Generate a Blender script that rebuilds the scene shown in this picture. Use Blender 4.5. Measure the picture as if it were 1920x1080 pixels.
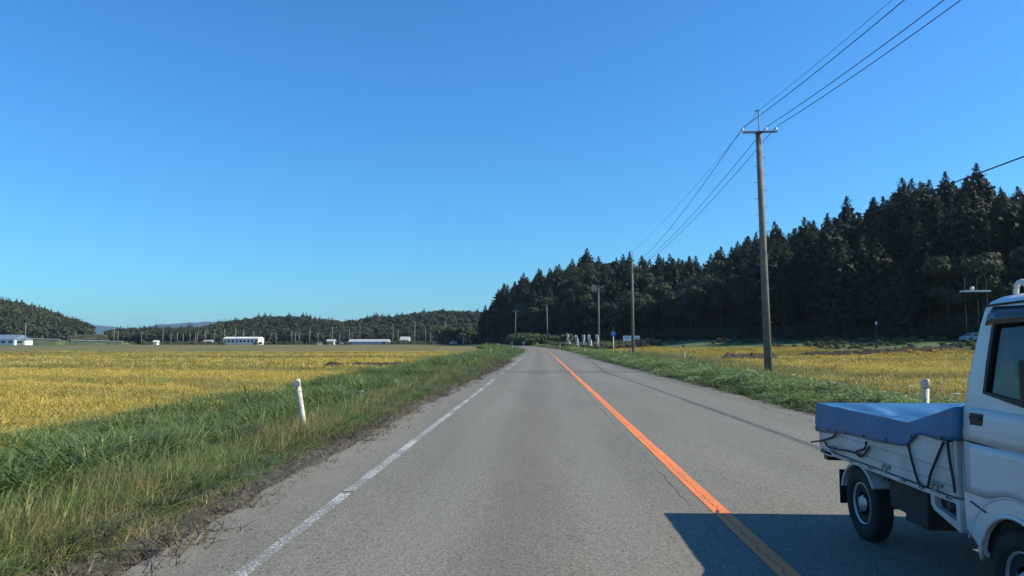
import bpy, bmesh, math, random
import numpy as np
from mathutils import Vector, Matrix, noise as mnoise
random.seed(7); rng = np.random.default_rng(7)
R = math.radians
for o in list(bpy.data.objects): bpy.data.objects.remove(o)
S = bpy.context.scene; C = S.collection

# ------------------------------------------------------------ camera, sky, sun, exposure
F = 1373.0                                   # focal length in pixels of the 1920 wide photograph
CAMH = 1.5
PITCH = math.atan(104/F); YAW = math.atan(54/F*math.cos(PITCH))
cam = bpy.data.cameras.new('camera'); cam_o = bpy.data.objects.new('camera', cam); C.objects.link(cam_o)
cam.sensor_width = 36; cam.lens = F/1920*36; cam.clip_start = 0.1; cam.clip_end = 20000
cam_o.location = (0, 0, CAMH); cam_o.rotation_euler = (R(90)+PITCH, 0, YAW)
S.camera = cam_o
SUN_EL = R(36); SUN_AZ = R(92)               # sun stands at +X (azimuth clockwise from +Y)
w = bpy.data.worlds.new('World'); S.world = w; w.use_nodes = True
wn = w.node_tree.nodes; wl = w.node_tree.links; wn.clear()
sky = wn.new('ShaderNodeTexSky'); sky.sky_type = 'NISHITA'; sky.sun_disc = False
sky.sun_elevation = SUN_EL; sky.sun_rotation = SUN_AZ
sky.altitude = 50; sky.air_density = 1.35; sky.dust_density = 0.25; sky.ozone_density = 2.6
bg = wn.new('ShaderNodeBackground'); bg.inputs['Strength'].default_value = 0.095
wo = wn.new('ShaderNodeOutputWorld')
mul = wn.new('ShaderNodeMix'); mul.data_type = 'RGBA'; mul.blend_type = 'MULTIPLY'; mul.inputs[0].default_value = 1; mul.inputs[7].default_value = (.295, .79, 1.30, 1)
wl.new(sky.outputs[0], mul.inputs[6]); wl.new(mul.outputs[2], bg.inputs['Color']); wl.new(bg.outputs[0], wo.inputs['Surface'])
sun = bpy.data.lights.new('sun', 'SUN'); sun.energy = 5.0; sun.angle = R(0.53); sun.color = (1.0, 0.91, 0.74)
sun_o = bpy.data.objects.new('sun', sun); C.objects.link(sun_o)
sd = Vector((math.sin(SUN_AZ)*math.cos(SUN_EL), math.cos(SUN_AZ)*math.cos(SUN_EL), math.sin(SUN_EL)))
sun_o.rotation_euler = sd.to_track_quat('Z', 'Y').to_euler(); sun_o.location = (60, 0, 60)
S.view_settings.view_transform = 'Standard'; S.view_settings.look = 'None'
S.view_settings.gamma = 1; S.view_settings.exposure = 0.52; S.view_settings.use_curve_mapping = False
S.render.engine = 'CYCLES'
S.cycles.max_bounces = 6; S.cycles.diffuse_bounces = 2; S.cycles.transparent_max_bounces = 6
S.cycles.volume_bounces = 0

# ------------------------------------------------------------ helpers
CM = Matrix.Translation((0, 0, CAMH)) @ cam_o.rotation_euler.to_matrix().to_4x4()
CMI = CM.inverted()
def ray(px, py):
    d = CM.to_3x3() @ Vector(((px-960)/F, (540-py)/F, -1)); return d.normalized()
def at(px, py, Y):
    d = ray(px, py); t = Y/d.y; return Vector((0, 0, CAMH)) + d*t
def atX(px, py, X):
    d = ray(px, py); t = X/d.x; return Vector((0, 0, CAMH)) + d*t
def xat(px, Y): return at(px, 644, Y).x
def smooth(t): t = np.clip(t, 0, 1); return t*t*(3-2*t)

def tag(o, label=None, cat=None, group=None, kind=None):
    if label: o['label'] = label
    if cat: o['category'] = cat
    if group: o['group'] = group
    if kind: o['kind'] = kind
    return o
def link(name, data, mat=None, parent=None, loc=None):
    o = bpy.data.objects.new(name, data); C.objects.link(o)
    if mat is not None and data is not None:
        for m in (mat if isinstance(mat, (list, tuple)) else [mat]): data.materials.append(m)
    if parent: o.parent = parent
    if loc is not None: o.location = loc
    return o
def empty(name, loc, rz=0, label=None, cat=None, group=None):
    o = bpy.data.objects.new(name, None); C.objects.link(o); o.location = loc
    o.rotation_euler = (0, 0, rz); o.empty_display_size = .3
    return tag(o, label, cat, group)
def mesh(name, v, f, smooth_=False):
    m = bpy.data.meshes.new(name); m.from_pydata([tuple(p) for p in v], [], f); m.update()
    if smooth_: m.shade_smooth()
    return m
def bm_mesh(name, bm, smooth_=False):
    bmesh.ops.recalc_face_normals(bm, faces=bm.faces)
    m = bpy.data.meshes.new(name); bm.to_mesh(m); bm.free()
    if smooth_: m.shade_smooth()
    return m
def box(bm, c, s, rot=None, bev=0):
    r = bmesh.ops.create_cube(bm, size=1)
    vs = r['verts']; M = Matrix.Diagonal((*s, 1))
    if rot is not None: M = rot.to_4x4() @ M
    bmesh.ops.transform(bm, matrix=Matrix.Translation(c) @ M, verts=vs)
    if bev:
        es = list({e for v in vs for e in v.link_edges})
        bmesh.ops.bevel(bm, geom=es, offset=bev, segments=2, affect='EDGES', profile=.6)
def boxr(bm, a, b, bev=0):
    a = Vector(a); b = Vector(b); box(bm, (a+b)/2, tuple(abs(x) for x in (b-a)), bev=bev)
def tube(bm, pts, r, n=8, r2=None, cap=True):
    pts = [Vector(p) for p in pts]; rings = []
    for i, p in enumerate(pts):
        d = (pts[min(i+1, len(pts)-1)] - pts[max(i-1, 0)]).normalized()
        up = Vector((0, 0, 1)) if abs(d.z) < .9 else Vector((1, 0, 0))
        a = d.cross(up).normalized(); b = d.cross(a)
        rr = r if r2 is None else r + (r2-r)*i/(len(pts)-1)
        rings.append([bm.verts.new(p + (a*math.cos(t)+b*math.sin(t))*rr) for t in [2*math.pi*k/n for k in range(n)]])
    for i in range(len(rings)-1):
        for k in range(n):
            bm.faces.new((rings[i][k], rings[i][(k+1) % n], rings[i+1][(k+1) % n], rings[i+1][k]))
    if cap:
        bm.faces.new(rings[0][::-1]); bm.faces.new(rings[-1])
def part(name, bm, mat, parent, sm=False):
    return link(name, bm_mesh(name, bm, sm), mat, parent)
def dup(root, loc=None, rz=None):
    def cp(o, par):
        c = o.copy(); C.objects.link(c); c.parent = par
        for ch in o.children: cp(ch, c)
        return c
    r = cp(root, root.parent)
    if loc is not None: r.location = loc
    if rz is not None: r.rotation_euler[2] = rz
    return r

# ------------------------------------------------------------ materials
def nodes(name):
    m = bpy.data.materials.new(name); m.use_nodes = True
    nt = m.node_tree; b = nt.nodes['Principled BSDF']; return m, nt, b
def N(nt, t, **kw):
    n = nt.nodes.new(t)
    for k, v in kw.items():
        if hasattr(n, k): setattr(n, k, v)
        else: n.inputs[k].default_value = v
    return n
def ramp(nt, fac, stops):
    r = nt.nodes.new('ShaderNodeValToRGB'); e = r.color_ramp.elements
    while len(e) < len(stops): e.new(.5)
    for i, (p, c) in enumerate(stops):
        e[i].position = p; e[i].color = (*c, 1) if len(c) == 3 else c
    nt.links.new(fac, r.inputs[0]); return r.outputs[0]
def mixc(nt, fac, a, b, mode='MIX'):
    m = nt.nodes.new('ShaderNodeMix'); m.data_type = 'RGBA'; m.blend_type = mode
    for s, v in ((m.inputs[0], fac), (m.inputs[6], a), (m.inputs[7], b)):
        if isinstance(v, bpy.types.NodeSocket): nt.links.new(v, s)
        elif isinstance(v, (int, float)): s.default_value = v
        else: s.default_value = (*v, 1)
    return m.outputs[2]
def mth(nt, op, a, b=0, c=None, clamp=False):
    m = nt.nodes.new('ShaderNodeMath'); m.operation = op; m.use_clamp = clamp
    for i, v in enumerate((a, b) if c is None else (a, b, c)):
        if isinstance(v, bpy.types.NodeSocket): nt.links.new(v, m.inputs[i])
        else: m.inputs[i].default_value = v
    return m.outputs[0]
def pos(nt): return nt.nodes.new('ShaderNodeNewGeometry').outputs['Position']
def noise(nt, scale, detail=3, vec=None, rough=.55, stretch=None):
    n = N(nt, 'ShaderNodeTexNoise'); n.inputs['Scale'].default_value = scale
    n.inputs['Detail'].default_value = detail; n.inputs['Roughness'].default_value = rough
    v = vec if vec is not None else pos(nt)
    if stretch:
        mp = nt.nodes.new('ShaderNodeMapping'); mp.inputs['Scale'].default_value = stretch
        nt.links.new(v, mp.inputs[0]); v = mp.outputs[0]
    nt.links.new(v, n.inputs['Vector']); return n.outputs['Fac']
def step(nt, v, a, b):
    m = nt.nodes.new('ShaderNodeMapRange'); m.interpolation_type = 'SMOOTHSTEP'
    nt.links.new(v, m.inputs[0]); m.inputs[1].default_value = a; m.inputs[2].default_value = b
    return m.outputs[0]
def simple(name, col, rough=.6, var=.12, scale=6, metal=0, spec=.4, bump=0, col2=None, coat=0):
    m, nt, b = nodes(name)
    tc = nt.nodes.new('ShaderNodeTexCoord').outputs['Object']
    nz = noise(nt, scale, 4, tc)
    c2 = col2 or tuple(max(0, c*(1-var*2)) for c in col)
    c = ramp(nt, nz, [(.3, c2), (.7, tuple(min(1, k*(1+var*.5)) for k in col))])
    nt.links.new(c, b.inputs['Base Color'])
    b.inputs['Roughness'].default_value = rough; b.inputs['Metallic'].default_value = metal
    b.inputs['Specular IOR Level'].default_value = spec
    if coat: b.inputs['Coat Weight'].default_value = coat; b.inputs['Coat Roughness'].default_value = .08
    if bump:
        bp = nt.nodes.new('ShaderNodeBump'); bp.inputs['Strength'].default_value = bump; bp.inputs['Distance'].default_value = .01
        nt.links.new(noise(nt, scale*6, 3, tc), bp.inputs['Height']); nt.links.new(bp.outputs[0], b.inputs['Normal'])
    return m
def leafmat(name, ca, cb, rough=.45, trans=.25, tint=None, zfade=None, st=None):
    """foliage: colour differs per plant and per clump"""
    m, nt, b = nodes(name)
    oi = nt.nodes.new('ShaderNodeObjectInfo').outputs['Random']
    g = nt.nodes.new('ShaderNodeNewGeometry').outputs['Random Per Island']
    f = mth(nt, 'ADD', mth(nt, 'MULTIPLY', oi, .45), mth(nt, 'MULTIPLY', g, .55))
    c = ramp(nt, f, [(.1, ca), (.9, cb)])
    if tint:
        c = mixc(nt, step(nt, noise(nt, tint[0], 3, stretch=st), .44, .62), c, tint[1])
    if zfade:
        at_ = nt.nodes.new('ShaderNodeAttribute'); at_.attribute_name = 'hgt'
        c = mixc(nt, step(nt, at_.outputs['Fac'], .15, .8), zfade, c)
    nt.links.new(c, b.inputs['Base Color']); b.inputs['Roughness'].default_value = rough
    b.inputs['Specular IOR Level'].default_value = .25
    tr = nt.nodes.new('ShaderNodeBsdfTranslucent'); nt.links.new(c, tr.inputs[0])
    mx = nt.nodes.new('ShaderNodeMixShader'); mx.inputs[0].default_value = trans
    nt.links.new(b.outputs[0], mx.inputs[1]); nt.links.new(tr.outputs[0], mx.inputs[2])
    nt.links.new(mx.outputs[0], nt.nodes['Material Output'].inputs['Surface'])
    return m

M_cedar = leafmat('cedar_foliage', (.010, .019, .011), (.026, .042, .022), trans=.12, rough=.75)
M_broad = leafmat('broadleaf_foliage', (.028, .042, .024), (.072, .090, .05), trans=.25, rough=.75)
M_shrub = leafmat('shrub_foliage', (.06, .085, .035), (.15, .175, .08), trans=.25, rough=.75, tint=(.08, (.16, .13, .085)))
M_far = leafmat('far_wood_foliage', (.024, .036, .018), (.050, .066, .032), trans=.1, rough=.8, tint=(.02, (.055, .062, .03)))
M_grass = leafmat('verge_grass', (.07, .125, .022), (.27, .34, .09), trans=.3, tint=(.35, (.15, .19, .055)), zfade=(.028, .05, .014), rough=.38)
M_dry = leafmat('dry_grass', (.14, .13, .05), (.36, .31, .13), trans=.25, tint=(.8, (.13, .19, .05)))
M_weed = leafmat('roadside_weed', (.085, .15, .035), (.30, .39, .13), trans=.3, tint=(.25, (.22, .26, .09)), rough=.4)
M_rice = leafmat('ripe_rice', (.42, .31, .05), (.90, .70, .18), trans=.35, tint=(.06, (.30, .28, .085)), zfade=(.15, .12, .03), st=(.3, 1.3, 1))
M_dead = leafmat('dead_litter', (.07, .052, .032), (.19, .15, .09), trans=.1)
M_flower = simple('white_flower', (.7, .72, .62), .7)
M_bark = simple('tree_bark', (.09, .065, .045), .9, .3, 3)
M_white = simple('white_paint', (.56, .57, .57), .32, .06, 2, coat=.3, col2=(.47, .475, .46))
M_whiteold = simple('dusty_white_metal', (.62, .63, .62), .5, .08, 5)
M_black = simple('black_plastic', (.02, .02, .022), .55, .2, 8)
M_rubber = simple('tyre_rubber', (.022, .022, .023), .85, .2, 10, bump=.2)
M_under = simple('dark_underbody', (.035, .033, .032), .8, .25, 8)
M_steel = simple('wheel_steel', (.38, .39, .40), .4, .1, 6, metal=.5)
M_galv = simple('galvanised_steel', (.20, .21, .22), .45, .15, 8, metal=.6)
M_conc = simple('pole_concrete', (.19, .175, .145), .85, .18, 2.5, bump=.3)
M_concfar = simple('far_pole_concrete', (.30, .285, .26), .85, .1, 2)
M_porc = simple('porcelain', (.7, .7, .68), .25, .05)
M_wire = simple('wire_black', (.025, .025, .03), .6, .1)
M_rope = simple('black_rubber_strap', (.03, .03, .035), .7, .2, 20)
M_red = simple('red_lens', (.35, .02, .02), .25, .1); M_orangel = simple('orange_lens', (.6, .2, .03), .25, .1)
M_blueroof = simple('blue_grey_roof', (.16, .22, .28), .5, .1, 1)
M_wall = simple('white_wall', (.72, .72, .68), .7, .06, .5)
M_greyroof = simple('pale_grey_roof', (.42, .44, .46), .5, .1, .5)
M_dkwin = simple('dark_window', (.04, .05, .06), .15, .1)
M_soil = simple('brown_soil', (.032, .024, .014), .95, .3, 2, bump=.6)
M_signb = simple('sign_blue', (.02, .10, .38), .4, .05)
M_signw = simple('sign_white', (.70, .73, .78), .5, .05)
M_banner = simple('banner_cloth', (.62, .62, .60), .8, .12, 2)
M_bannerp = simple('banner_print', (.08, .09, .10), .8, .1)
M_seat = simple('grey_seat_vinyl', (.16, .16, .17), .6, .1)
M_bluecar = simple('grey_blue_car_paint', (.22, .28, .34), .35, .05)
M_visor = simple('visor_smoke', (.03, .032, .036), .25, .1)
M_whiteold2 = simple('bed_white_paint', (.50, .505, .50), .42, .06, 3, col2=(.36, .35, .32))
M_bed = simple('bed_floor', (.45, .47, .48), .55, .1)

# glass with a slight tint
M_glass, nt, b = nodes('cab_glass')
tb = nt.nodes.new('ShaderNodeBsdfTransparent'); tb.inputs[0].default_value = (.16, .22, .24, 1)
gl = nt.nodes.new('ShaderNodeBsdfGlossy'); gl.inputs['Roughness'].default_value = .03
fr = nt.nodes.new('ShaderNodeFresnel'); fr.inputs[0].default_value = 1.38
mx = nt.nodes.new('ShaderNodeMixShader'); mx.inputs[0].default_value = .11
nt.links.new(tb.outputs[0], mx.inputs[1]); nt.links.new(gl.outputs[0], mx.inputs[2])
nt.links.new(mx.outputs[0], nt.nodes['Material Output'].inputs['Surface'])

# delineator post: white paint worn to rust and grime
M_post, nt, b = nodes('post_paint')
tc = nt.nodes.new('ShaderNodeTexCoord').outputs['Object']
c = mixc(nt, step(nt, noise(nt, 7, 4, tc), .55, .66), (.52, .49, .36), (.24, .19, .12))
c = mixc(nt, step(nt, noise(nt, 22, 3, tc), .60, .66), c, (.30, .12, .05))
nt.links.new(c, b.inputs['Base Color']); b.inputs['Roughness'].default_value = .6
M_reflector = simple('grey_reflector', (.30, .32, .32), .35, .1)

# blue tarpaulin
M_tarp, nt, b = nodes('blue_tarp')
tc = nt.nodes.new('ShaderNodeTexCoord').outputs['Object']
c = mixc(nt, noise(nt, 3, 4, tc), (.014, .075, .17), (.034, .16, .34))
nt.links.new(c, b.inputs['Base Color']); b.inputs['Roughness'].default_value = .5
bp = nt.nodes.new('ShaderNodeBump'); bp.inputs['Strength'].default_value = .45; bp.inputs['Distance'].default_value = .025
nt.links.new(noise(nt, 4.5, 4, tc, stretch=(1, 1.4, 1)), bp.inputs['Height']); nt.links.new(bp.outputs[0], b.inputs['Normal'])

# ------------------------------------------------------------ the lie of the land
def xc(y):                                    # the orange centre line
    y = np.asarray(y, float)
    q = np.clip(y-118, 0, 300)
    return 1.60 - q*q/(2*640.) - np.clip(y-418, 0, None)*.47
def rise(y): return 1.15*smooth((np.asarray(y, float)-105)/200)
def px_of(x, y): return 1014 + F*x/np.maximum(y, 1)
BASE = np.array([(-12, 430), (-27, 335), (-8, 285), (26, 212), (47, 168), (58, 140), (68, 121), (78, 110), (94, 101), (155, 88), (260, 80)], float)
def sdist(x, y):
    x = np.asarray(x, float); y = np.asarray(y, float)
    best = np.full(x.shape, 1e9); sg = np.ones(x.shape)
    for a, b_ in zip(BASE[:-1], BASE[1:]):
        d = b_-a; L2 = d@d
        t = np.clip(((x-a[0])*d[0]+(y-a[1])*d[1])/L2, 0, 1)
        dx = x-a[0]-t*d[0]; dy = y-a[1]-t*d[1]; D = np.hypot(dx, dy)
        side = np.sign(d[0]*dy-d[1]*dx)
        m = D < best; best = np.where(m, D, best); sg = np.where(m, side, sg)
    return best*sg
SIL = np.array([(880, 560), (892, 540), (905, 515), (925, 505), (960, 500), (1000, 480), (1050, 462), (1085, 452), (1115, 448), (1150, 458), (1180, 468), (1240, 476), (1300, 472), (1350, 458), (1400, 436), (1440, 425), (1520, 408), (1580, 392), (1650, 368), (1700, 352), (1740, 342), (1780, 333), (1830, 325), (1880, 350), (1920, 358), (2050, 350), (2400, 340)], float)
DB = np.array([(880, 345), (905, 335), (1000, 275), (1200, 210), (1400, 168), (1600, 140), (1800, 121), (2000, 110), (2300, 101)], float)
W = 46.0; TREEH = 17.0
LHX = [(-900, 300), (-150, 320)]
def vn(x, y, s, seed=0):
    """cheap smooth value noise, -1..1"""
    x = np.asarray(x, float)/s+seed*17.3; y = np.asarray(y, float)/s+seed*5.1
    return (np.sin(x*1.7+1.3*np.sin(y*1.1+seed))+np.sin(y*1.9+1.7*np.sin(x*.9))+np.sin((x+y)*1.3+2.*np.sin((x-y)*.7)))/3
def H(x, y):
    x = np.asarray(x, float); y = np.asarray(y, float)
    u = x-xc(y); r = rise(y)
    z = r - .06
    # verges fall to the paddies
    z = z - .52*smooth((-u-4.8)/5.0) - .42*smooth((u-4.6)/7)
    d = sdist(x, y); p = px_of(x, y)
    wr = smooth((p-1060)/260)
    z = z + np.where(y > 20, 2.5*wr*smooth((d+46)/46), 0)
    sil = np.interp(p, SIL[:, 0], SIL[:, 1]); Wv = np.interp(p, [890, 1060], [9, W]); dist = np.interp(p, DB[:, 0], DB[:, 1])+Wv
    zr = 1.5+(644-sil)*dist/F-TREEH
    zr = np.clip(zr, 3, 60)
    k = 1-(1-np.clip(d/Wv, 0, 1))**1.6
    z = np.where((d > 0) & (y > 20), z + (zr-z)*k, z)
    # hill at the far left
    dl = np.hypot((x+606)/250, (y-560)/150)
    z = z + 25*np.sin(np.clip((1.0-dl)/.40, 0, 1)*np.pi/2)
    # low wooded rises behind the plain
    yb = 640 + 60*np.sin(x/170.)
    fp = np.interp(p, [150, 175, 190, 240, 300, 360, 420, 480, 560, 600, 640, 700, 740, 780, 830, 880, 1000], [644, 634, 622, 618, 618, 617, 607, 599, 598, 603, 608, 597, 597, 591, 587, 586, 600])
    zf = np.clip((644-fp)*760/F-9.0, -1, 40)
    z = z + np.where(y > 500, zf*smooth((y-yb)/110)*np.where(x < 60, 1, .2), 0)
    far = smooth((y-40)/100)
    z = z + .07*vn(x, y, 9)*smooth((np.abs(u)-5)/4)*(1-smooth((y-150)/200))
    return z
def h(x, y): return float(H(np.array([x]), np.array([y]))[0])

def axis(segs):
    out = []
    for a, b_, s0, s1 in segs:
        v = a
        while v < b_:
            out.append(v); t = (v-a)/(b_-a); v += s0+(s1-s0)*t
    out.append(segs[-1][1]); return np.array(out)
us = axis([(0, 3.2, .5, .5), (3.2, 12, .18, .4), (12, 60, .6, 2.5), (60, 400, 3, 20), (400, 7000, 30, 1600)])
us = np.concatenate([-us[:0:-1], us])
ys = axis([(-60, -4, 4, 2), (-4, 30, .3, .6), (30, 120, .8, 2), (120, 420, 2.2, 5), (420, 1000, 6, 20), (1000, 8000, 30, 900)])
U, Y = np.meshgrid(us, ys); X = U+xc(Y); Z = H(X, Y)
def grid_mesh(name, X, Y, Z, uatt=None):
    n, m = X.shape; me = bpy.data.meshes.new(name)
    co = np.stack([X, Y, Z], -1).reshape(-1, 3).astype(np.float32)
    i = np.arange((n-1)*(m-1)); r_ = i//(m-1); c_ = i % (m-1); a = r_*m+c_
    fa = np.stack([a, a+1, a+m+1, a+m], -1).astype(np.int32).ravel()
    me.vertices.add(len(co)); me.vertices.foreach_set('co', co.ravel())
    me.loops.add(len(fa)); me.loops.foreach_set('vertex_index', fa)
    me.polygons.add(len(i)); me.polygons.foreach_set('loop_start', np.arange(0, len(fa), 4, dtype=np.int32))
    me.update(); me.validate(); me.shade_smooth()
    if uatt is not None:
        at_ = me.attributes.new('u', 'FLOAT', 'POINT'); at_.data.foreach_set('value', uatt.ravel().astype(np.float32))
    return me
D_ = sdist(X, Y)
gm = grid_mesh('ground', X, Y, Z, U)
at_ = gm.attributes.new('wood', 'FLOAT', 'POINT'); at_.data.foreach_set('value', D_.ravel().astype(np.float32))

# ground: soil under the verges, straw colour in the paddies, green banks beyond
M_ground, nt, b = nodes('ground_soil_and_field')
ua = nt.nodes.new('ShaderNodeAttribute'); ua.attribute_name = 'u'; u_ = ua.outputs['Fac']
wa = nt.nodes.new('ShaderNodeAttribute'); wa.attribute_name = 'wood'; wd = wa.outputs['Fac']
P = pos(nt); sx = nt.nodes.new('ShaderNodeSeparateXYZ'); nt.links.new(P, sx.inputs[0]); px_, py_, pz_ = sx.outputs
n1 = noise(nt, 1.2, 5); n2 = noise(nt, 14, 4); n3 = noise(nt, .05, 4); nb = noise(nt, .018, 4, stretch=(1, 2.5, 1))
soil = ramp(nt, n2, [(.35, (.05, .036, .026)), (.62, (.17, .135, .10)), (.75, (.25, .21, .165))])
grassy = ramp(nt, n1, [(.3, (.045, .07, .022)), (.75, (.10, .13, .05))])
straw = ramp(nt, noise(nt, .9, 5, stretch=(1, .5, 1)), [(.25, (.24, .16, .03)), (.55, (.50, .34, .06)), (.8, (.66, .47, .10))])
dull = ramp(nt, noise(nt, .35, 5, stretch=(.4, 1, 1)), [(.3, (.10, .10, .04)), (.7, (.22, .18, .08))])
green = ramp(nt, noise(nt, .25, 5, stretch=(.3, 1, 1)), [(.3, (.055, .085, .03)), (.7, (.13, .16, .07))])
# left: straw to ~180 m, browner beyond, strips of green
fl = step(nt, mth(nt, 'ADD', py_, mth(nt, 'MULTIPLY', n3, 60)), 110, 150)
leftc = mixc(nt, fl, straw, dull)
leftc = mixc(nt, step(nt, nb, .56, .62), leftc, green)
leftc = mixc(nt, step(nt, mth(nt, 'SUBTRACT', mth(nt, 'MULTIPLY', px_, -1), mth(nt, 'MULTIPLY', py_, .35)), 75, 120), leftc, mixc(nt, step(nt, py_, 150, 190), leftc, green))
# right: straw until the land begins to climb, then green
gr = step(nt, mth(nt, 'ADD', mth(nt, 'ADD', pz_, mth(nt, 'MULTIPLY', n3, .5)), mth(nt, 'MULTIPLY', step(nt, py_, 150, 215), 1.5)), .42, .62)
rightc = mixc(nt, gr, straw, green)
field = mixc(nt, step(nt, u_, -1, 1), leftc, rightc)
au = mth(nt, 'ABSOLUTE', u_)
c = mixc(nt, step(nt, mth(nt, 'ADD', au, mth(nt, 'MULTIPLY', n1, 1.2)), 5.2, 6.0), soil, grassy)
rb = mth(nt, 'ADD', u_, mth(nt, 'MULTIPLY', n1, 2))
lb = mth(nt, 'ADD', mth(nt, 'MULTIPLY', u_, -1), mth(nt, 'MULTIPLY', n1, 2))
fmask = mth(nt, 'MAXIMUM', step(nt, lb, 11.0, 11.6), step(nt, rb, 10.2, 11.5))
c = mixc(nt, fmask, c, field)
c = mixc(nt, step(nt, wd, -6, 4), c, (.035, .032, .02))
nt.links.new(c, b.inputs['Base Color']); b.inputs['Roughness'].default_value = .95; b.inputs['Specular IOR Level'].default_value = .1
bp = nt.nodes.new('ShaderNodeBump'); bp.inputs['Strength'].default_value = .7; bp.inputs['Distance'].default_value = .05
nt.links.new(noise(nt, 9, 6), bp.inputs['Height']); nt.links.new(bp.outputs[0], b.inputs['Normal'])
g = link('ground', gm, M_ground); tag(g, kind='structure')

# ------------------------------------------------------------ road
ry = axis([(-40, 0, 2, 2), (0, 60, .25, .5), (60, 420, 1, 3)])
def ribbon(name, u0, u1, z, mat, ya=None, yb_=None, nu=1, edge=0, parent=None):
    yy = ry if ya is None else np.concatenate([[ya], ry[(ry > ya) & (ry < yb_)], [yb_]])
    uu = np.linspace(u0, u1, nu+1); A, B = np.meshgrid(uu, yy)
    if edge:
        k = vn(yy, yy*0+3, .35)*.5+vn(yy, yy*0, 1.3)*.7+vn(yy, yy*0+1, 5)
        A[:, 0] += edge*k; A[:, -1] += edge*vn(yy, yy*0+9, .8)+edge*.4*vn(yy, yy*0+4, .25)
    return link(name, grid_mesh(name, A+xc(B), B, rise(B)+z+0*A, A), mat, parent)
M_asph, nt, b = nodes('worn_asphalt')
ua = nt.nodes.new('ShaderNodeAttribute'); ua.attribute_name = 'u'; u_ = ua.outputs['Fac']
vo = nt.nodes.new('ShaderNodeTexVoronoi'); vo.inputs['Scale'].default_value = 55; nt.links.new(pos(nt), vo.inputs['Vector'])
base = ramp(nt, noise(nt, .6, 4, stretch=(1.6, .25, 1)), [(.3, (.150, .142, .113)), (.7, (.186, .176, .141))])
agg = ramp(nt, vo.outputs['Color'], [(0, (.62, .62, .62)), (.5, (1, 1, 1)), (.95, (1.28, 1.27, 1.22))])
c = mixc(nt, 1.0, base, agg, 'MULTIPLY')
# pits: dark sparse specks
vo2 = nt.nodes.new('ShaderNodeTexVoronoi'); vo2.inputs['Scale'].default_value = 26; nt.links.new(pos(nt), vo2.inputs['Vector'])
sel = nt.nodes.new('ShaderNodeSeparateColor'); nt.links.new(vo2.outputs['Color'], sel.inputs[0])
pit = mth(nt, 'MULTIPLY', mth(nt, 'LESS_THAN', vo2.outputs['Distance'], .26), mth(nt, 'LESS_THAN', sel.outputs[0], .42))
pit = mth(nt, 'MULTIPLY', pit, step(nt, noise(nt, .5, 3), .3, .6))
c = mixc(nt, mth(nt, 'MULTIPLY', pit, .75), c, (.035, .034, .032))
chip = mth(nt, 'MULTIPLY', mth(nt, 'LESS_THAN', vo2.outputs['Distance'], .2), mth(nt, 'GREATER_THAN', sel.outputs[1], .88))
c = mixc(nt, mth(nt, 'MULTIPLY', chip, .7), c, (.42, .40, .36))
# dark oily band in the middle of the lane, a brownish tint
lane = mth(nt, 'ABSOLUTE', mth(nt, 'ADD', u_, 1.75))
c = mixc(nt, mth(nt, 'MULTIPLY', mth(nt, 'SUBTRACT', 1, step(nt, lane, .05, .55)), .22), c, (.105, .085, .078))
for c0_, w0_, k_ in ((-2.55, .28, .16), (-.95, .28, .16), (1.15, .3, .12), (2.75, .3, .12)):
    wt_ = mth(nt, 'ABSOLUTE', mth(nt, 'SUBTRACT', u_, c0_))
    c = mixc(nt, mth(nt, 'MULTIPLY', mth(nt, 'SUBTRACT', 1, step(nt, wt_, w0_*.4, w0_*1.5)), k_), c, (.25, .24, .21))
c = mixc(nt, mth(nt, 'MULTIPLY', step(nt, noise(nt, .22, 5, stretch=(1, .35, 1)), .54, .62), .22), c, (.10, .098, .088))
wob = mth(nt, 'ADD', mth(nt, 'ADD', u_, .22), mth(nt, 'MULTIPLY', mth(nt, 'SUBTRACT', noise(nt, 1.5, 4), .5), .10))
c = mixc(nt, mth(nt, 'MULTIPLY', mth(nt, 'SUBTRACT', 1, step(nt, mth(nt, 'ABSOLUTE', wob), .006, .016)), mth(nt, 'MULTIPLY', step(nt, noise(nt, .35, 2), .42, .52), .6)), c, (.05, .048, .045))
# dust outside the white line
dust = step(nt, mth(nt, 'ADD', mth(nt, 'MULTIPLY', u_, -1), mth(nt, 'MULTIPLY', noise(nt, 1.6, 4), .9)), 4.15, 4.8)
c = mixc(nt, mth(nt, 'MULTIPLY', dust, .6), c, (.215, .195, .155))
dr = step(nt, mth(nt, 'ADD', u_, mth(nt, 'MULTIPLY', noise(nt, 2, 4), .5)), 3.95, 4.35)
c = mixc(nt, mth(nt, 'MULTIPLY', dr, .5), c, (.20, .175, .14))
# fine crack along the right edge
ck = mth(nt, 'ABSOLUTE', mth(nt, 'SUBTRACT', mth(nt, 'ADD', u_, mth(nt, 'MULTIPLY', noise(nt, 1.1, 5), .5)), 3.85))
c = mixc(nt, mth(nt, 'MULTIPLY', mth(nt, 'SUBTRACT', 1, step(nt, ck, .008, .03)), .7), c, (.04, .038, .035))
nt.links.new(c, b.inputs['Base Color']); b.inputs['Roughness'].default_value = .8; b.inputs['Specular IOR Level'].default_value = .25
bp = nt.nodes.new('ShaderNodeBump'); bp.inputs['Strength'].default_value = .5; bp.inputs['Distance'].default_value = .006
nt.links.new(vo.outputs['Distance'], bp.inputs['Height']); nt.links.new(bp.outputs[0], b.inputs['Normal'])
tag(ribbon('road', -4.40, 4.15, 0, M_asph, nu=4, edge=.13), kind='structure')

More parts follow.
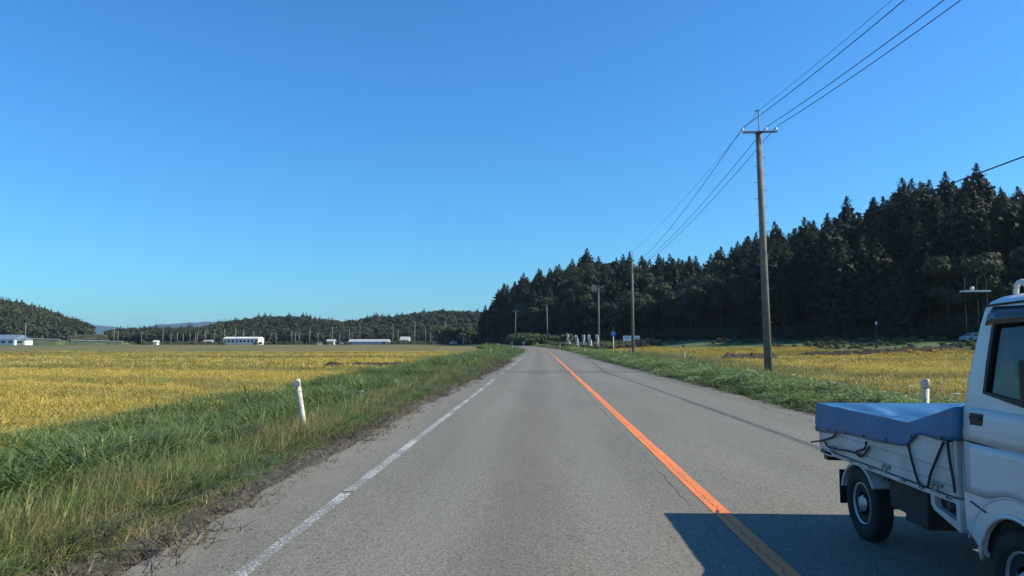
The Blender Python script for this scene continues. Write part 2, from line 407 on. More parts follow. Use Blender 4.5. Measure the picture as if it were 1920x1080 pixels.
M_poleshade = simple('painted_pole_shadow', (.075, .073, .068), .8, .15, 1)
tag(ribbon('pole_shadow_strip', -4.2, 4.0, .003, M_poleshade, 38.15, 38.6), kind='structure')  # dark ribbon painted in as the nearest pole's shadow across the road
M_dirt, nt, b = nodes('shoulder_dirt')
c = ramp(nt, noise(nt, 16, 6, rough=.7), [(.35, (.030, .025, .016)), (.55, (.085, .070, .045)), (.72, (.21, .185, .14))])
nt.links.new(c, b.inputs['Base Color']); b.inputs['Roughness'].default_value = .95
yy = axis([(1, 14, .035, .05), (14, 60, .07, .35), (60, 110, .5, 1)]); uu = np.linspace(-5.0, -4.0, 30); A, B = np.meshgrid(uu, yy)
hz0 = np.array([[mnoise.noise(Vector((u*5, y*3.2, 0)))*.030+mnoise.noise(Vector((u*14, y*11, 3)))*.024+mnoise.noise(Vector((u*1.5, y*.45, 7)))*.026 for u in uu] for y in yy])
fall = .042*np.clip((A+4.58)/.30, -.1, 1.7)+.05*np.clip((-A-4.72)/.2, 0, 1)
tag(link('shoulder_dirt', grid_mesh('shoulder_dirt', A+xc(B), B, rise(B)+.006+hz0*1.15-fall), M_dirt), kind='structure')
def paint(name, col, worn, hole, crack=False):
    m, nt, b = nodes(name)
    nz = noise(nt, 38, 4, rough=.7); big = noise(nt, .9, 3)
    f = step(nt, mth(nt, 'ADD', nz, mth(nt, 'MULTIPLY', mth(nt, 'SUBTRACT', big, .5), .5)), hole, hole+.05)
    ua = nt.nodes.new('ShaderNodeAttribute'); ua.attribute_name = 'u'
    c = mixc(nt, f, worn, col)
    if crack:
        wob = mth(nt, 'ADD', ua.outputs['Fac'], mth(nt, 'MULTIPLY', mth(nt, 'SUBTRACT', noise(nt, 5, 4), .5), .12))
        ln = mth(nt, 'SUBTRACT', 1, step(nt, mth(nt, 'ABSOLUTE', mth(nt, 'ADD', wob, .008)), .002, .009))
        c = mixc(nt, mth(nt, 'MULTIPLY', ln, .8), c, (.20, .06, .02))
        c = mixc(nt, step(nt, noise(nt, 90, 2), .66, .72), c, (.42, .14, .05))
        v = step(nt, pos_y(nt), 75, 150); c = mixc(nt, mth(nt, 'MULTIPLY', v, .6), c, (.30, .18, .12))
    nt.links.new(c, b.inputs['Base Color']); b.inputs['Roughness'].default_value = .7; return m
def pos_y(nt):
    s = nt.nodes.new('ShaderNodeSeparateXYZ'); nt.links.new(pos(nt), s.inputs[0]); return s.outputs[1]
M_wline = paint('worn_white_road_paint', (.46, .47, .44), (.172, .167, .145), .515)
M_oline = paint('orange_road_paint', (.80, .21, .045), (.40, .15, .075), .385, True)
for ya, yb_ in ((-30, 7.4), (7.5, 31), (36, 38.5), (42, 47), (48.5, 95)):
    tag(ribbon('edge_line', -3.61, -3.495, .004, M_wline, ya, yb_, edge=.012), kind='structure')
tag(ribbon('centre_line', -.075, .078, .004, M_oline, -30, 175, edge=.006), kind='structure')

# ------------------------------------------------------------ plants: source meshes
SRC = {}
def src_coll(name, meshes, mat):
    c = bpy.data.collections.new(name)
    for i, m in enumerate(meshes):
        if not m.materials:
            for k in (mat if isinstance(mat, list) else [mat]): m.materials.append(k)
        o = bpy.data.objects.new(f'{name}.{i:03d}', m); c.objects.link(o)
    return c
def blades(name, n, rad, hgt, wid, bend, seed, seg=3, droop=0):
    r = np.random.default_rng(seed); V = []; Fc = []; hg = []
    for i in range(n):
        a = r.uniform(0, 6.283); q = rad*math.sqrt(r.uniform()); x0, y0 = q*math.cos(a), q*math.sin(a)
        H_ = hgt*r.uniform(.55, 1.15); b_ = bend*r.uniform(.2, 1.3)*H_; da = a+r.normal(0, .9)
        wd = wid*r.uniform(.7, 1.3); px, py = -math.sin(da+.6), math.cos(da+.6); k0 = len(V)
        for s in range(seg+1):
            t = s/seg; bb = b_*t*t; zz = H_*(t-droop*max(0, t-.55)**1.3*1.6)
            wt = wd*(1-t**1.5)*.5 if s < seg else 0
            cx, cy = x0+math.cos(da)*bb, y0+math.sin(da)*bb
            if s < seg:
                V += [(cx-px*wt, cy-py*wt, zz), (cx+px*wt, cy+py*wt, zz)]; hg += [t, t]
            else: V.append((cx, cy, zz)); hg.append(t)
        for s in range(seg-1):
            k = k0+2*s; Fc.append((k, k+1, k+3, k+2))
        k = k0+2*(seg-1); Fc.append((k, k+1, k+2))
    m = mesh(name, V, Fc); a = m.attributes.new('hgt', 'FLOAT', 'POINT'); a.data.foreach_set('value', np.array(hg, np.float32)); return m
def leafy(name, n, rad, hgt, size, seed):
    """broad-leaved weeds: small diamond leaves round upright stems"""
    r = np.random.default_rng(seed); V = []; Fc = []; hg = []
    for i in range(n):
        a = r.uniform(0, 6.283); q = rad*math.sqrt(r.uniform()); t = r.uniform(.15, 1)**.7
        c = np.array([q*math.cos(a), q*math.sin(a), hgt*t*(1-.35*(q/rad)**2)])
        az = r.uniform(0, 6.283); el = r.uniform(-.5, .6)
        d = np.array([math.cos(az)*math.cos(el), math.sin(az)*math.cos(el), math.sin(el)]); s = np.array([-math.sin(az), math.cos(az), r.normal(0, .3)])
        L = size*r.uniform(.6, 1.4); w_ = L*.33; k = len(V)
        V += [c, c+d*L*.45+s*w_, c+d*L, c+d*L*.45-s*w_]; Fc.append((k, k+1, k+2, k+3)); hg += [t]*4
    m = mesh(name, V, Fc); a = m.attributes.new('hgt', 'FLOAT', 'POINT'); a.data.foreach_set('value', np.array(hg, np.float32)); return m
def quads(r, centres, dirs, size, flat=.5, jitter=.5):
    """leaf-clump faces: pairs of triangles facing roughly along dirs"""
    n = len(centres); nrm = dirs + r.normal(0, jitter, (n, 3)); nrm /= np.linalg.norm(nrm, axis=1)[:, None]+1e-9
    t = r.normal(0, 1, (n, 3)); t -= (t*nrm).sum(1)[:, None]*nrm; t /= np.linalg.norm(t, axis=1)[:, None]+1e-9
    b_ = np.cross(nrm, t); s = size*r.uniform(.5, 1.3, (n, 1)); f = r.uniform(flat, 1, (n, 1))
    V = np.stack([centres-t*s-b_*s*f*.4, centres+t*s*.2-b_*s*f, centres+t*s+b_*s*f*.3, centres-t*s*.1+b_*s*f], 1).reshape(-1, 3)
    Fc = np.arange(4*n).reshape(n, 4); return V, Fc
def npmesh(name, V, Fc):
    me = bpy.data.meshes.new(name); me.vertices.add(len(V)); me.vertices.foreach_set('co', V.astype(np.float32).ravel())
    me.loops.add(Fc.size); me.loops.foreach_set('vertex_index', Fc.astype(np.int32).ravel())
    me.polygons.add(len(Fc)); me.polygons.foreach_set('loop_start', np.arange(0, Fc.size, 4, dtype=np.int32))
    me.update(); me.validate(); return me
def cedar_crown(seed, n=2600, Ht=17, rad=2.7, size=.30, base=.18):
    r = np.random.default_rng(seed); Cn = []; Dn = []
    lv = 34
    for L in range(lv):
        t = L/(lv-1); z = Ht*(base+(1-base)*t)
        Rr = rad*(min(1, (1-t)*1.9)**.8)*(.88+.2*math.sin(L*2.1+seed)+r.normal(0, .05))+.05
        nb_ = max(3, int(9*(1-t)+3)); ph = r.uniform(0, 6)
        for k in range(nb_):
            a = ph+6.283*k/nb_+r.normal(0, .2); Lb = Rr*r.uniform(.65, 1.12)
            m = max(2, int(n/lv/nb_*1.3*(.4+Rr/rad)))
            q = r.uniform(.25, 1, m)**.7
            x = q*Lb*math.cos(a)+r.normal(0, .16, m); y = q*Lb*math.sin(a)+r.normal(0, .16, m)
            zz = z-q*Lb*.32+q**2*Lb*.22+r.normal(0, .14, m)
            Cn.append(np.stack([x, y, zz], 1)); Dn.append(np.stack([np.full(m, math.cos(a)*.8), np.full(m, math.sin(a)*.8), np.full(m, .6)], 1))
    Cn = np.concatenate(Cn); Dn = np.concatenate(Dn)
    tt = np.clip((Ht*1.0-Cn[:, 2:3])/(Ht*.25), .35, 1)
    V, Fc = quads(r, Cn, Dn, size*tt, .45, .45); return npmesh('cedar_crown', V, Fc)
def broad_crown(seed, n=2600, Ht=12, rad=4.2, size=.30, base=.22, name='broadleaf_crown'):
    r = np.random.default_rng(seed); Cn = []; Dn = []
    nl = 13
    for k in range(nl):
        a = r.uniform(0, 6.283); q = rad*.68*math.sqrt(r.uniform()); cz = Ht*(base+.15+(.62-base*.3)*r.uniform())
        if k == 0: q = 0; cz = Ht*.8
        c0 = np.array([q*math.cos(a), q*math.sin(a), cz]); rl = rad*r.uniform(.32, .52)
        m = n//nl; d = r.normal(0, 1, (m, 3)); d[:, 2] = d[:, 2]*.8+.25; d /= np.linalg.norm(d, axis=1)[:, None]
        rr = rl*r.uniform(.72, 1.06, (m, 1))*(1+.18*np.sin(d[:, :1]*7+k)*np.cos(d[:, 1:2]*6))
        Cn.append(c0+d*rr*np.array([1, 1, .72])); Dn.append(d)
    V, Fc = quads(r, np.concatenate(Cn), np.concatenate(Dn), size, .5, .45); return npmesh(name, V, Fc)
def trunk_mesh(name, Ht, r0, limbs, seed):
    r = np.random.default_rng(seed); bm = bmesh.new()
    tube(bm, [(0, 0, -.8), (0, 0, 0), (r.normal(0, .1), r.normal(0, .1), Ht*.5), (0, 0, Ht*.93)], r0, 7, r0*.12)
    for i in range(limbs):
        a = r.uniform(0, 6.283); z = Ht*r.uniform(.25, .75); L = Ht*r.uniform(.12, .25)
        tube(bm, [(0, 0, z), (math.cos(a)*L*.6, math.sin(a)*L*.6, z+L*.35), (math.cos(a)*L, math.sin(a)*L, z+L*.8)], r0*.35, 5, r0*.08)
    return bm_mesh(name, bm, True)

def scatter(name, pts, coll, nvar, scale, kind='stuff', label=None, tilt=.12, parent=None):
    n = len(pts)
    me = bpy.data.meshes.new(name); me.vertices.add(n); me.vertices.foreach_set('co', np.asarray(pts, np.float32).ravel())
    rot = np.stack([rng.normal(0, tilt, n), rng.normal(0, tilt, n), rng.uniform(0, 6.283, n)], 1).astype(np.float32)
    a = me.attributes.new('rot', 'FLOAT_VECTOR', 'POINT'); a.data.foreach_set('vector', rot.ravel())
    sc = np.asarray(scale, np.float32)
    if sc.ndim == 0: sc = np.full(n, float(sc), np.float32)
    if sc.ndim == 1: sc = np.stack([sc]*3, 1)
    a = me.attributes.new('scl', 'FLOAT_VECTOR', 'POINT'); a.data.foreach_set('vector', sc.astype(np.float32).ravel())
    a = me.attributes.new('idx', 'INT', 'POINT'); a.data.foreach_set('value', rng.integers(0, nvar, n).astype(np.int32))
    o = link(name, me, None, parent)
    ng = bpy.data.node_groups.new(name+'_scatter', 'GeometryNodeTree')
    ng.interface.new_socket('Geometry', in_out='INPUT', socket_type='NodeSocketGeometry')
    ng.interface.new_socket('Geometry', in_out='OUTPUT', socket_type='NodeSocketGeometry')
    gi = ng.nodes.new('NodeGroupInput'); go = ng.nodes.new('NodeGroupOutput')
    ip = ng.nodes.new('GeometryNodeInstanceOnPoints'); ci = ng.nodes.new('GeometryNodeCollectionInfo')
    ci.inputs['Collection'].default_value = coll; ci.inputs['Separate Children'].default_value = True; ci.inputs['Reset Children'].default_value = True
    ng.links.new(gi.outputs[0], ip.inputs['Points']); ng.links.new(ci.outputs[0], ip.inputs['Instance'])
    ip.inputs['Pick Instance'].default_value = True
    for nm, ty, so in (('rot', 'FLOAT_VECTOR', 'Rotation'), ('scl', 'FLOAT_VECTOR', 'Scale'), ('idx', 'INT', 'Instance Index')):
        na = ng.nodes.new('GeometryNodeInputNamedAttribute'); na.data_type = ty; na.inputs['Name'].default_value = nm
        ng.links.new(na.outputs['Attribute'], ip.inputs[so])
    ng.links.new(ip.outputs[0], go.inputs[0])
    md = o.modifiers.new('scatter', 'NODES'); md.node_group = ng
    tag(o, label, None, None, kind); return o
def wedge(x, y, margin=90):
    """keep what the camera can see, with a margin for a step to the side"""
    p = px_of(x, y); return (y > 1.2) & (p > -140-margin*8/np.maximum(y, 1)*4) & (p < 2060+margin*8/np.maximum(y, 1)*4)
def pts_uy(n, u0, u1, y0, y1, power=1.0):
    y = y0+(y1-y0)*rng.uniform(0, 1, n)**power; u = rng.uniform(u0, u1, n); return u, y

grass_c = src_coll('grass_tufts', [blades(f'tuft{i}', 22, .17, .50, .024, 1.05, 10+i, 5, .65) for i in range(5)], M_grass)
dry_c = src_coll('dry_tufts', [blades(f'dry{i}', 26, .12, .22, .007, .9, 30+i) for i in range(4)], M_dry)
litter_c = src_coll('litter', [blades(f'lit{i}', 34, .18, .028, .013, 6.5, 50+i) for i in range(4)], M_dead)
weed_c = src_coll('weed_clumps', [leafy(f'weed{i}', 230, .30, .50, .06, 70+i) for i in range(4)], M_weed)
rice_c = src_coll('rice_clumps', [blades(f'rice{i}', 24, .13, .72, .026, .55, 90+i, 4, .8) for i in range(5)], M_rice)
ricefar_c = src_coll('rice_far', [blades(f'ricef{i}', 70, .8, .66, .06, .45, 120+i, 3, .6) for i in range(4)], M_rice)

def put(u, y, dz=0):
    x = xc(y)+u; return np.stack([x, y, H(x, y)+dz], 1)
# left verge grass
def verge(name, coll, nv, n, u0, u1, y0, y1, s0, s1, power, label, hfun=None, tilt=.15):
    u, y = pts_uy(n, u0, u1, y0, y1, power); x = xc(y)+u; k = wedge(x, y); u, y, x = u[k], y[k], x[k]
    s = rng.uniform(s0, s1, len(u))*(1+.28*vn(x, y, 1.5, 3)); sz = s.copy()
    if hfun is not None: sz = s*hfun(u, y)
    s = s*(1+np.clip(y-15, 0, 60)/35.); sz = sz*(1+np.clip(y-25, 0, 60)/160.)
    return scatter(name, put(u, y, -.02), coll, nv, np.stack([s, s, sz], 1), label=label, tilt=tilt)
lh = lambda u, y: .35+.95*smooth((-u-5.3)/2.4)
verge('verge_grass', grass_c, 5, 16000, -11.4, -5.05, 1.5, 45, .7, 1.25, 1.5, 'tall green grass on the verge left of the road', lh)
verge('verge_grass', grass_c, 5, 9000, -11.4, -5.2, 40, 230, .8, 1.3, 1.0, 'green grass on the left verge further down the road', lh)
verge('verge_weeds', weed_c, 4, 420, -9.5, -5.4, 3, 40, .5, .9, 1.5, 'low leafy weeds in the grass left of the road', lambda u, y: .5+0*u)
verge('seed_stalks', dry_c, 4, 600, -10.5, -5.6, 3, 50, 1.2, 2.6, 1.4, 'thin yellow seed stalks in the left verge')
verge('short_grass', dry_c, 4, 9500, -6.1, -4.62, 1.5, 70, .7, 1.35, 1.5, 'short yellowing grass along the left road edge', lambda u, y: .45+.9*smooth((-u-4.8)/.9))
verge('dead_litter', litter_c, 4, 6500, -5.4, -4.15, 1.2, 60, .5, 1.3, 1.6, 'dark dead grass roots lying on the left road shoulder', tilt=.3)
# right verge
rh = lambda u, y: .40+.55*smooth((u-4.4)/1.2)
verge('verge_weeds', weed_c, 4, 2300, 4.5, 8.6, 5, 60, .6, 1.15, 1.3, 'leafy green weeds on the verge right of the road', rh)
verge('verge_weeds', weed_c, 4, 1300, 4.6, 9, 55, 230, .6, 1.1, 1.0, 'leafy green weeds on the right verge further down the road', rh)
verge('verge_grass', grass_c, 5, 12000, 4.25, 10.8, 5, 80, .6, 1.1, 1.3, 'green grass among the weeds right of the road', rh)
verge('dead_litter', litter_c, 4, 2600, 4.0, 4.75, 5, 70, .5, 1.2, 1.4, 'dark dead stalks lying along the right road edge', tilt=.3)
verge('verge_grass', grass_c, 5, 6000, 4.3, 10.5, 75, 230, .7, 1.1, 1.0, 'green grass on the right verge further down the road', rh)
verge('roadside_stalks', dry_c, 4, 4200, 8.0, 15, 8, 90, 1.4, 2.6, 1.2, 'thin dry weed stalks at the edge of the right paddy')
# paddies
def lodged(x, y):      # flattened strip in the left paddy
    return np.exp(-((y-57-1.5*vn(x, y, 4))/2.2)**2)*smooth((x+24)/3)*smooth((-7-x)/2)
def rice(name, coll, nv, n, y0, y1, u0, u1, s0, s1, power, label, hz=1, cond=None):
    if u0 < 0:
        y = y0+(y1-y0)*rng.uniform(0, 1, n)**power; xm = np.minimum(-11.5, -.80*y-6); u = -10.4-(rng.uniform(0, 1, n))*(-xm-9)
        u = u-.5*vn(y, u*0, 3)
    else:
        y = y0+(y1-y0)*rng.uniform(0, 1, n)**power; u = 9.4+rng.uniform(0, 1, n)*np.maximum(3, .76*y-8)
    x = xc(y)+u; z = H(x, y); k = wedge(x, y)
    if u0 > 0: k &= (z+.3*vn(x, y, 14) < .42) & (sdist(x, y) < -8)
    k &= rng.uniform(0, 1, len(y)) > lodged(x, y)*1.5
    u, y, x, z = u[k], y[k], x[k], z[k]
    s = rng.uniform(s0, s1, len(u)); sz = s*hz*(1+.12*vn(x, y, 5, 2)+.1*vn(x, y, 1.1, 5))
    return scatter(name, np.stack([x, y, z-.03], 1), coll, nv, np.stack([s, s, sz], 1), label=label, tilt=.1)
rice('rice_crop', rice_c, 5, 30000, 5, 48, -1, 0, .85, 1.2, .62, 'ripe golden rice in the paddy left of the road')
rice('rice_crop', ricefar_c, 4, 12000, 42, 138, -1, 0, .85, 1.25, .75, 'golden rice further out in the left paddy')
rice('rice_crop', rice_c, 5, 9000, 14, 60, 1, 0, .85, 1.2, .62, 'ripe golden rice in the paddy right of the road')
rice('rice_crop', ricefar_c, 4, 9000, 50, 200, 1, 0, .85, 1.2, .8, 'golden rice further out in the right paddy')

yw = 8+130*rng.uniform(0, 1, 16000)**1.2; uw = -10.5-rng.uniform(0, 1, 16000)*np.maximum(2, .8*yw-5); xw = xc(yw)+uw
kw = wedge(xw, yw) & (vn(xw*.35, yw, 7, 6)+.5*vn(xw, yw, 2.3, 8) > .42); xw, yw = xw[kw], yw[kw]; sw = rng.uniform(.9, 1.4, len(xw))*(1+yw/90)
scatter('paddy_weeds', np.stack([xw, yw, H(xw, yw)], 1), dry_c, 4, np.stack([sw, sw, rng.uniform(2.6, 3.6, len(xw))], 1), label='olive weeds showing among the rice of the left paddy')
# ------------------------------------------------------------ woods
cedars = [cedar_crown(200+i, 3400, 17, 3.7+.45*(i % 3), .42) for i in range(4)]
broads = [broad_crown(220+i, 2600, 12, 4.4, .34) for i in range(4)]
for m in cedars: m.materials.append(M_cedar)
for m in broads: m.materials.append(M_broad)
ctr = trunk_mesh('cedar_trunk', 17, .26, 0, 1); btr = trunk_mesh('broad_trunk', 11, .24, 7, 2)
ctr.materials.append(M_bark); btr.materials.append(M_bark)
cand = []
for sx_ in np.arange(-60, 240, 5.9):
    for sy_ in np.arange(85, 440, 5.9):
        x = sx_+random.uniform(-2.2, 2.2); y = sy_+random.uniform(-2.2, 2.2)
        cand.append((x, y))
cand = np.array(cand); dd = sdist(cand[:, 0], cand[:, 1]); pp = px_of(cand[:, 0], cand[:, 1])
ok = (dd > .5) & (dd < 66) & (pp < 2350) & (pp > 880); cand = cand[ok]; dd = dd[ok]; pp = pp[ok]
# only what can show: the facing slope and the skyline rows
hz_ = H(cand[:, 0], cand[:, 1]); order = np.argsort(np.hypot(cand[:, 0], cand[:, 1])+(pp > 2000)*300+(dd > 52)*150)
# grow the skyline: choose size so that crown tops meet the photographed outline
n_ind = 285; rest = {0: [], 1: []}; rsc = {0: [], 1: []}
for rank, i in enumerate(order):
    x, y = cand[i]; d = dd[i]; p = pp[i]
    isb = (1035 < p < 1200 and random.random() < .78) or (1200 <= p < 1380 and d < 40 and random.random() < .62) or (p > 1850 and random.random() < .6) or (d < 5 and random.random() < .5) or random.random() < .06
    if p < 1010: isb = d < 4 and random.random() < .4
    sc = random.uniform(.78, 1.12)*(1.08 if d > 38 else 1)
    if isb: sc = random.uniform(.75, 1.15)
    z = h(x, y)-.2
    if rank >= n_ind:
        rest[int(isb)].append((x, y, z)); rsc[int(isb)].append((sc, sc, sc)); continue
    zone = 'left of the bend pole' if p < 1024 else 'behind the white banners' if p < 1123 else 'between the two middle poles' if p < 1187 else 'left of the nearest pole' if p < 1420 else 'right of the nearest pole' if p < 1640 else 'above the blue tarpaulin' if p < 1800 else 'above the truck cab'
    zone = ('at the foot of the hill ' if d < 16 else 'on the hill top ' if d > 38 else 'halfway up the hill ')+zone
    if isb:
        t = empty('broadleaf_tree', (x, y, z), random.uniform(0, 6.28), 'rounded grey-green broadleaf tree '+zone, 'tree', 'broadleaf trees '+zone)
        cr = link('crown', broads[i % 4], None, t); tr = link('trunk', btr, None, t)
    else:
        zone = 'left of the bend pole' if p < 1024 else 'behind the white banners' if p < 1123 else 'between the two middle poles' if p < 1187 else 'left of the nearest pole' if p < 1420 else 'right of the nearest pole' if p < 1640 else 'above the blue tarpaulin' if p < 1800 else 'above the truck cab'
        lab = ('pointed dark cedar on the hill skyline ' if d > 38 else 'dark cedar on the lower hill slope ' if d < 16 else 'dark cedar halfway up the hill slope ')+zone
        grp = ('skyline cedars ' if d > 38 else 'lower slope cedars ' if d < 16 else 'mid slope cedars ')+zone
        t = empty('cedar_tree', (x, y, z), random.uniform(0, 6.28), lab, 'tree', grp)
        cr = link('crown', cedars[i % 4], None, t); tr = link('trunk', ctr, None, t)
    t.scale = (sc, sc, sc*random.uniform(.95, 1.08))
cedar_c = src_coll('cedars', cedars, M_cedar); broad_c = src_coll('broads', broads, M_broad)
scatter('distant_wood', np.array(rest[0]), cedar_c, 4, np.array(rsc[0]), label='further dark cedars filling the back of the wooded hill', tilt=.02)
if rest[1]: scatter('distant_wood', np.array(rest[1]), broad_c, 4, np.array(rsc[1]), label='further broadleaf trees filling the back of the wooded hill', tilt=.03)

# undergrowth along the foot of the wood, and the bushy bank behind the bend
shrubs = [broad_crown(260+i, 620, 2.4, 1.7, .2, .05, 'shrub_crown') for i in range(4)]
shrub_c = src_coll('shrubs', shrubs, M_shrub)
P_ = []
for _ in range(1500):
    k = random.random(); a = BASE[1:8]; j = random.randrange(len(a)-1); t = random.random()
    q = a[j]*(1-t)+a[j+1]*t; n_ = np.array([-(a[j+1]-a[j])[1], (a[j+1]-a[j])[0]]); n_ /= np.linalg.norm(n_)
    q = q+n_*random.uniform(-4, 3.5); P_.append((q[0], q[1], h(q[0], q[1])-.2))
P_ = np.array(P_); scatter('undergrowth', P_, broad_c, 4, rng.uniform(.07, .19, len(P_)), label='low undergrowth along the foot of the wooded hill')
P_ = []
for _ in range(800):
    y = random.uniform(228, 262); x = float(xc(y))+4.6+abs(random.gauss(0, .5))*9
    if 905 < px_of(x, y) < 1130: P_.append((x, y, h(x, y)-.2))
for _ in range(700):
    y = random.uniform(165, 206); x = random.uniform(float(xc(y))+6.5, 27)
    if px_of(x, y) < 1235: P_.append((x, y, h(x, y)-.3))
P_ = np.array(P_); s_ = rng.uniform(.5, 1.15, len(P_))*(.75+.75*smooth((P_[:, 1]-200)/30)); scatter('bank_thicket', P_, shrub_c, 4, s_, label='grey-green bushy bank behind the bend of the road')
b0 = empty('round_bush', (xat(1063, 205), 205, h(xat(1063, 205), 205)), 0, 'round grey-green bush rising above the bank behind the banners', 'bush')
link('crown', broad_crown(300, 900, 4.6, 2.1, .25, .05, 'bush_crown'), M_shrub, b0)
# low green scrub on the right-hand bank
P_ = []
for _ in range(1500):
    y = random.uniform(96, 190); x = random.uniform(.14*y, .60*y); d = float(sdist(np.array([x]), np.array([y]))[0])
    if -26 < d < -1 and vn(x, y, 9, 4) > -.15: P_.append((x, y, h(x, y)-.1))
P_ = np.array(P_); scatter('bank_scrub', P_, shrub_c, 4, rng.uniform(.12, .38, len(P_)), label='low green scrub on the bank below the wood')

# far woods on the plain's edge and the left hill
farb = [broad_crown(320+i, 420, 11, 4.3, .8, .08, 'far_crown') for i in range(4)]+[cedar_crown(330, 420, 13, 2.9, .75, .05)]
far_c = src_coll('far_trees', farb, M_far)
P_ = []
for _ in range(7500):
    x = random.uniform(-700, 40); y = 640+60*math.sin(x/170.)+random.uniform(-6, 150)
    if -20 < px_of(x, y) < 960 and not (x < -470) and not (150 < px_of(x, y) < 186): P_.append((x, y, h(x, y)-1))
P_ = np.array(P_)
if len(P_): scatter('far_wood', P_, far_c, 5, rng.uniform(.45, 1.2, len(P_)), label='long dark wood along the far edge of the plain', tilt=.04)
P_ = []
while len(P_) < 2600:
    a = random.uniform(0, 6.283); q = math.sqrt(random.random())*.97
    x = -600+250*q*math.cos(a); y = 560+150*q*math.sin(a)
    if y > 590 or px_of(x, y) < -150 or px_of(x, y) > 150: continue
    P_.append((x, y, h(x, y)-.8))
P_ = np.array(P_); scatter('left_hill_wood', P_, far_c, 5, rng.uniform(.6, 1.3, len(P_)), label='wooded hill at the far left edge', tilt=.04)
# dark grove beyond the left end of the hill
P_ = []
for _ in range(110):
    y = random.uniform(395, 440); x = xat(random.uniform(828, 905), y); P_.append((x, y, h(x, y)-.5))
P_ = np.array(P_); scatter('roadside_grove', P_, far_c, 4, rng.uniform(.5, 1.05, len(P_)), label='dark grove beyond the bend, left of the wooded hill', tilt=.04)
# small bushes on the plain near the buildings
P_ = []
for _ in range(420):
    y = random.uniform(470, 560); p = random.uniform(128, 200); P_.append((xat(p, y), y, h(xat(p, y), y)+max(0, (y-470)/90*5.5)))
for _ in range(260):
    p = random.choice([random.uniform(330, 420), random.uniform(480, 660), random.uniform(720, 830), random.uniform(190, 330)])
    y = random.uniform(470, 600); P_.append((xat(p, y), y, h(xat(p, y), y)-.3))
P_ = np.array(P_); scatter('plain_bushes', P_, shrub_c, 4, rng.uniform(.4, 1.3, len(P_)), label='scattered bushes round the far buildings')

# ------------------------------------------------------------ distant mountains
def ridge(name, pts, D, depth):
    xs = np.linspace(pts[0][0], pts[-1][0], 90); py = np.interp(xs, [p[0] for p in pts], [p[1] for p in pts])
    rows = []
    for j, (f, dy) in enumerate(((0, -depth), (.35, -depth*.6), (.72, -depth*.3), (1, 0), (.6, depth*.6), (0, depth))):
        row = []
        for i, (p, yy) in enumerate(zip(xs, py)):
            top = max(0, (644-yy)*D/F); n_ = mnoise.noise(Vector((p*.06, j*1.7, D*.01)))*.12+mnoise.noise(Vector((p*.25, j*3.1, 2)))*.04
            row.append(((p-1014)*D/F, D+dy, -8+(top+9.5)*max(0, f+(n_ if 0 < f < 1 else n_*.25 if f == 1 else 0))))
        rows.append(row)
    A = np.array(rows); return link(name, grid_mesh(name, A[..., 0], A[..., 1], A[..., 2]), M_mount)
M_mount = simple('mountain_forest_haze_blue', (.03, .075, .10), .95, .3, .004)  # blue of the distance haze mixed into the forest colour
tag(ridge('mountain', [(40, 640), (110, 612), (150, 608), (185, 611), (215, 614), (250, 620), (290, 640)], 4600, 700), kind='structure')
tag(ridge('mountain', [(200, 640), (250, 616), (280, 608), (320, 606), (350, 604), (400, 602), (440, 603), (520, 608), (640, 620), (760, 640)], 4200, 600), kind='structure')

# ------------------------------------------------------------ utility poles
def pole_parts(t, H_, r0, r1, arms, pegs=True, spike=1.25, near=True):
    bm = bmesh.new(); tube(bm, [(0, 0, -.6), (0, 0, H_*.5), (0, 0, H_)], r0, 16 if near else 8, r1); part('shaft', bm, M_conc if near else M_concfar, t, True)
    if spike:
        bm = bmesh.new(); tube(bm, [(.05, -.02, H_-.5), (.05, -.02, H_+spike)], .045, 6, .035); box(bm, (-.03, -.02, H_+spike-.05), (.26, .05, .06)); part('earth_wire_bracket', bm, M_galv, t)
    for (z, x0, x1, ins) in arms:
        bm = bmesh.new(); box(bm, ((x0+x1)/2, -r1-.06, z), (x1-x0, .09, .10))
        box(bm, (0, -r1*.4, z), (r1*2.4, r1*2.6, .07)); c_ = part('crossarm', bm, M_galv, t)
        for xi in ins:
            bm = bmesh.new(); y0 = -r1-.06
            tube(bm, [(xi, y0, z+.05), (xi, y0, z+.12)], .02, 6); tube(bm, [(xi, y0, z+.11), (xi, y0, z+.17)], .07, 8, .05); tube(bm, [(xi, y0, z+.17), (xi, y0, z+.26)], .055, 8, .03)
            part('insulator', bm, M_porc, c_)
    if pegs:
        zz = 2.2; k = 0
        while zz < H_-1.2:
            bm = bmesh.new(); s = -1 if k % 2 else 1; rr = r0+(r1-r0)*zz/H_
            box(bm, (s*(rr+.085), 0, zz), (.19, .022, .022)); part('step_bolt', bm, M_galv, t); zz += .45 if H_ > 10 else 1.2; k += 1
        for z in (H_*.5, H_*.33, H_*.73):
            bm = bmesh.new(); rr = r0+(r1-r0)*z/H_; tube(bm, [(0, 0, z-.025), (0, 0, z+.025)], rr+.006, 16); part('steel_band', bm, M_galv, t)
def lean(t, dx, dy): t.rotation_euler = (dy, dx, 0)
wires_pts = []
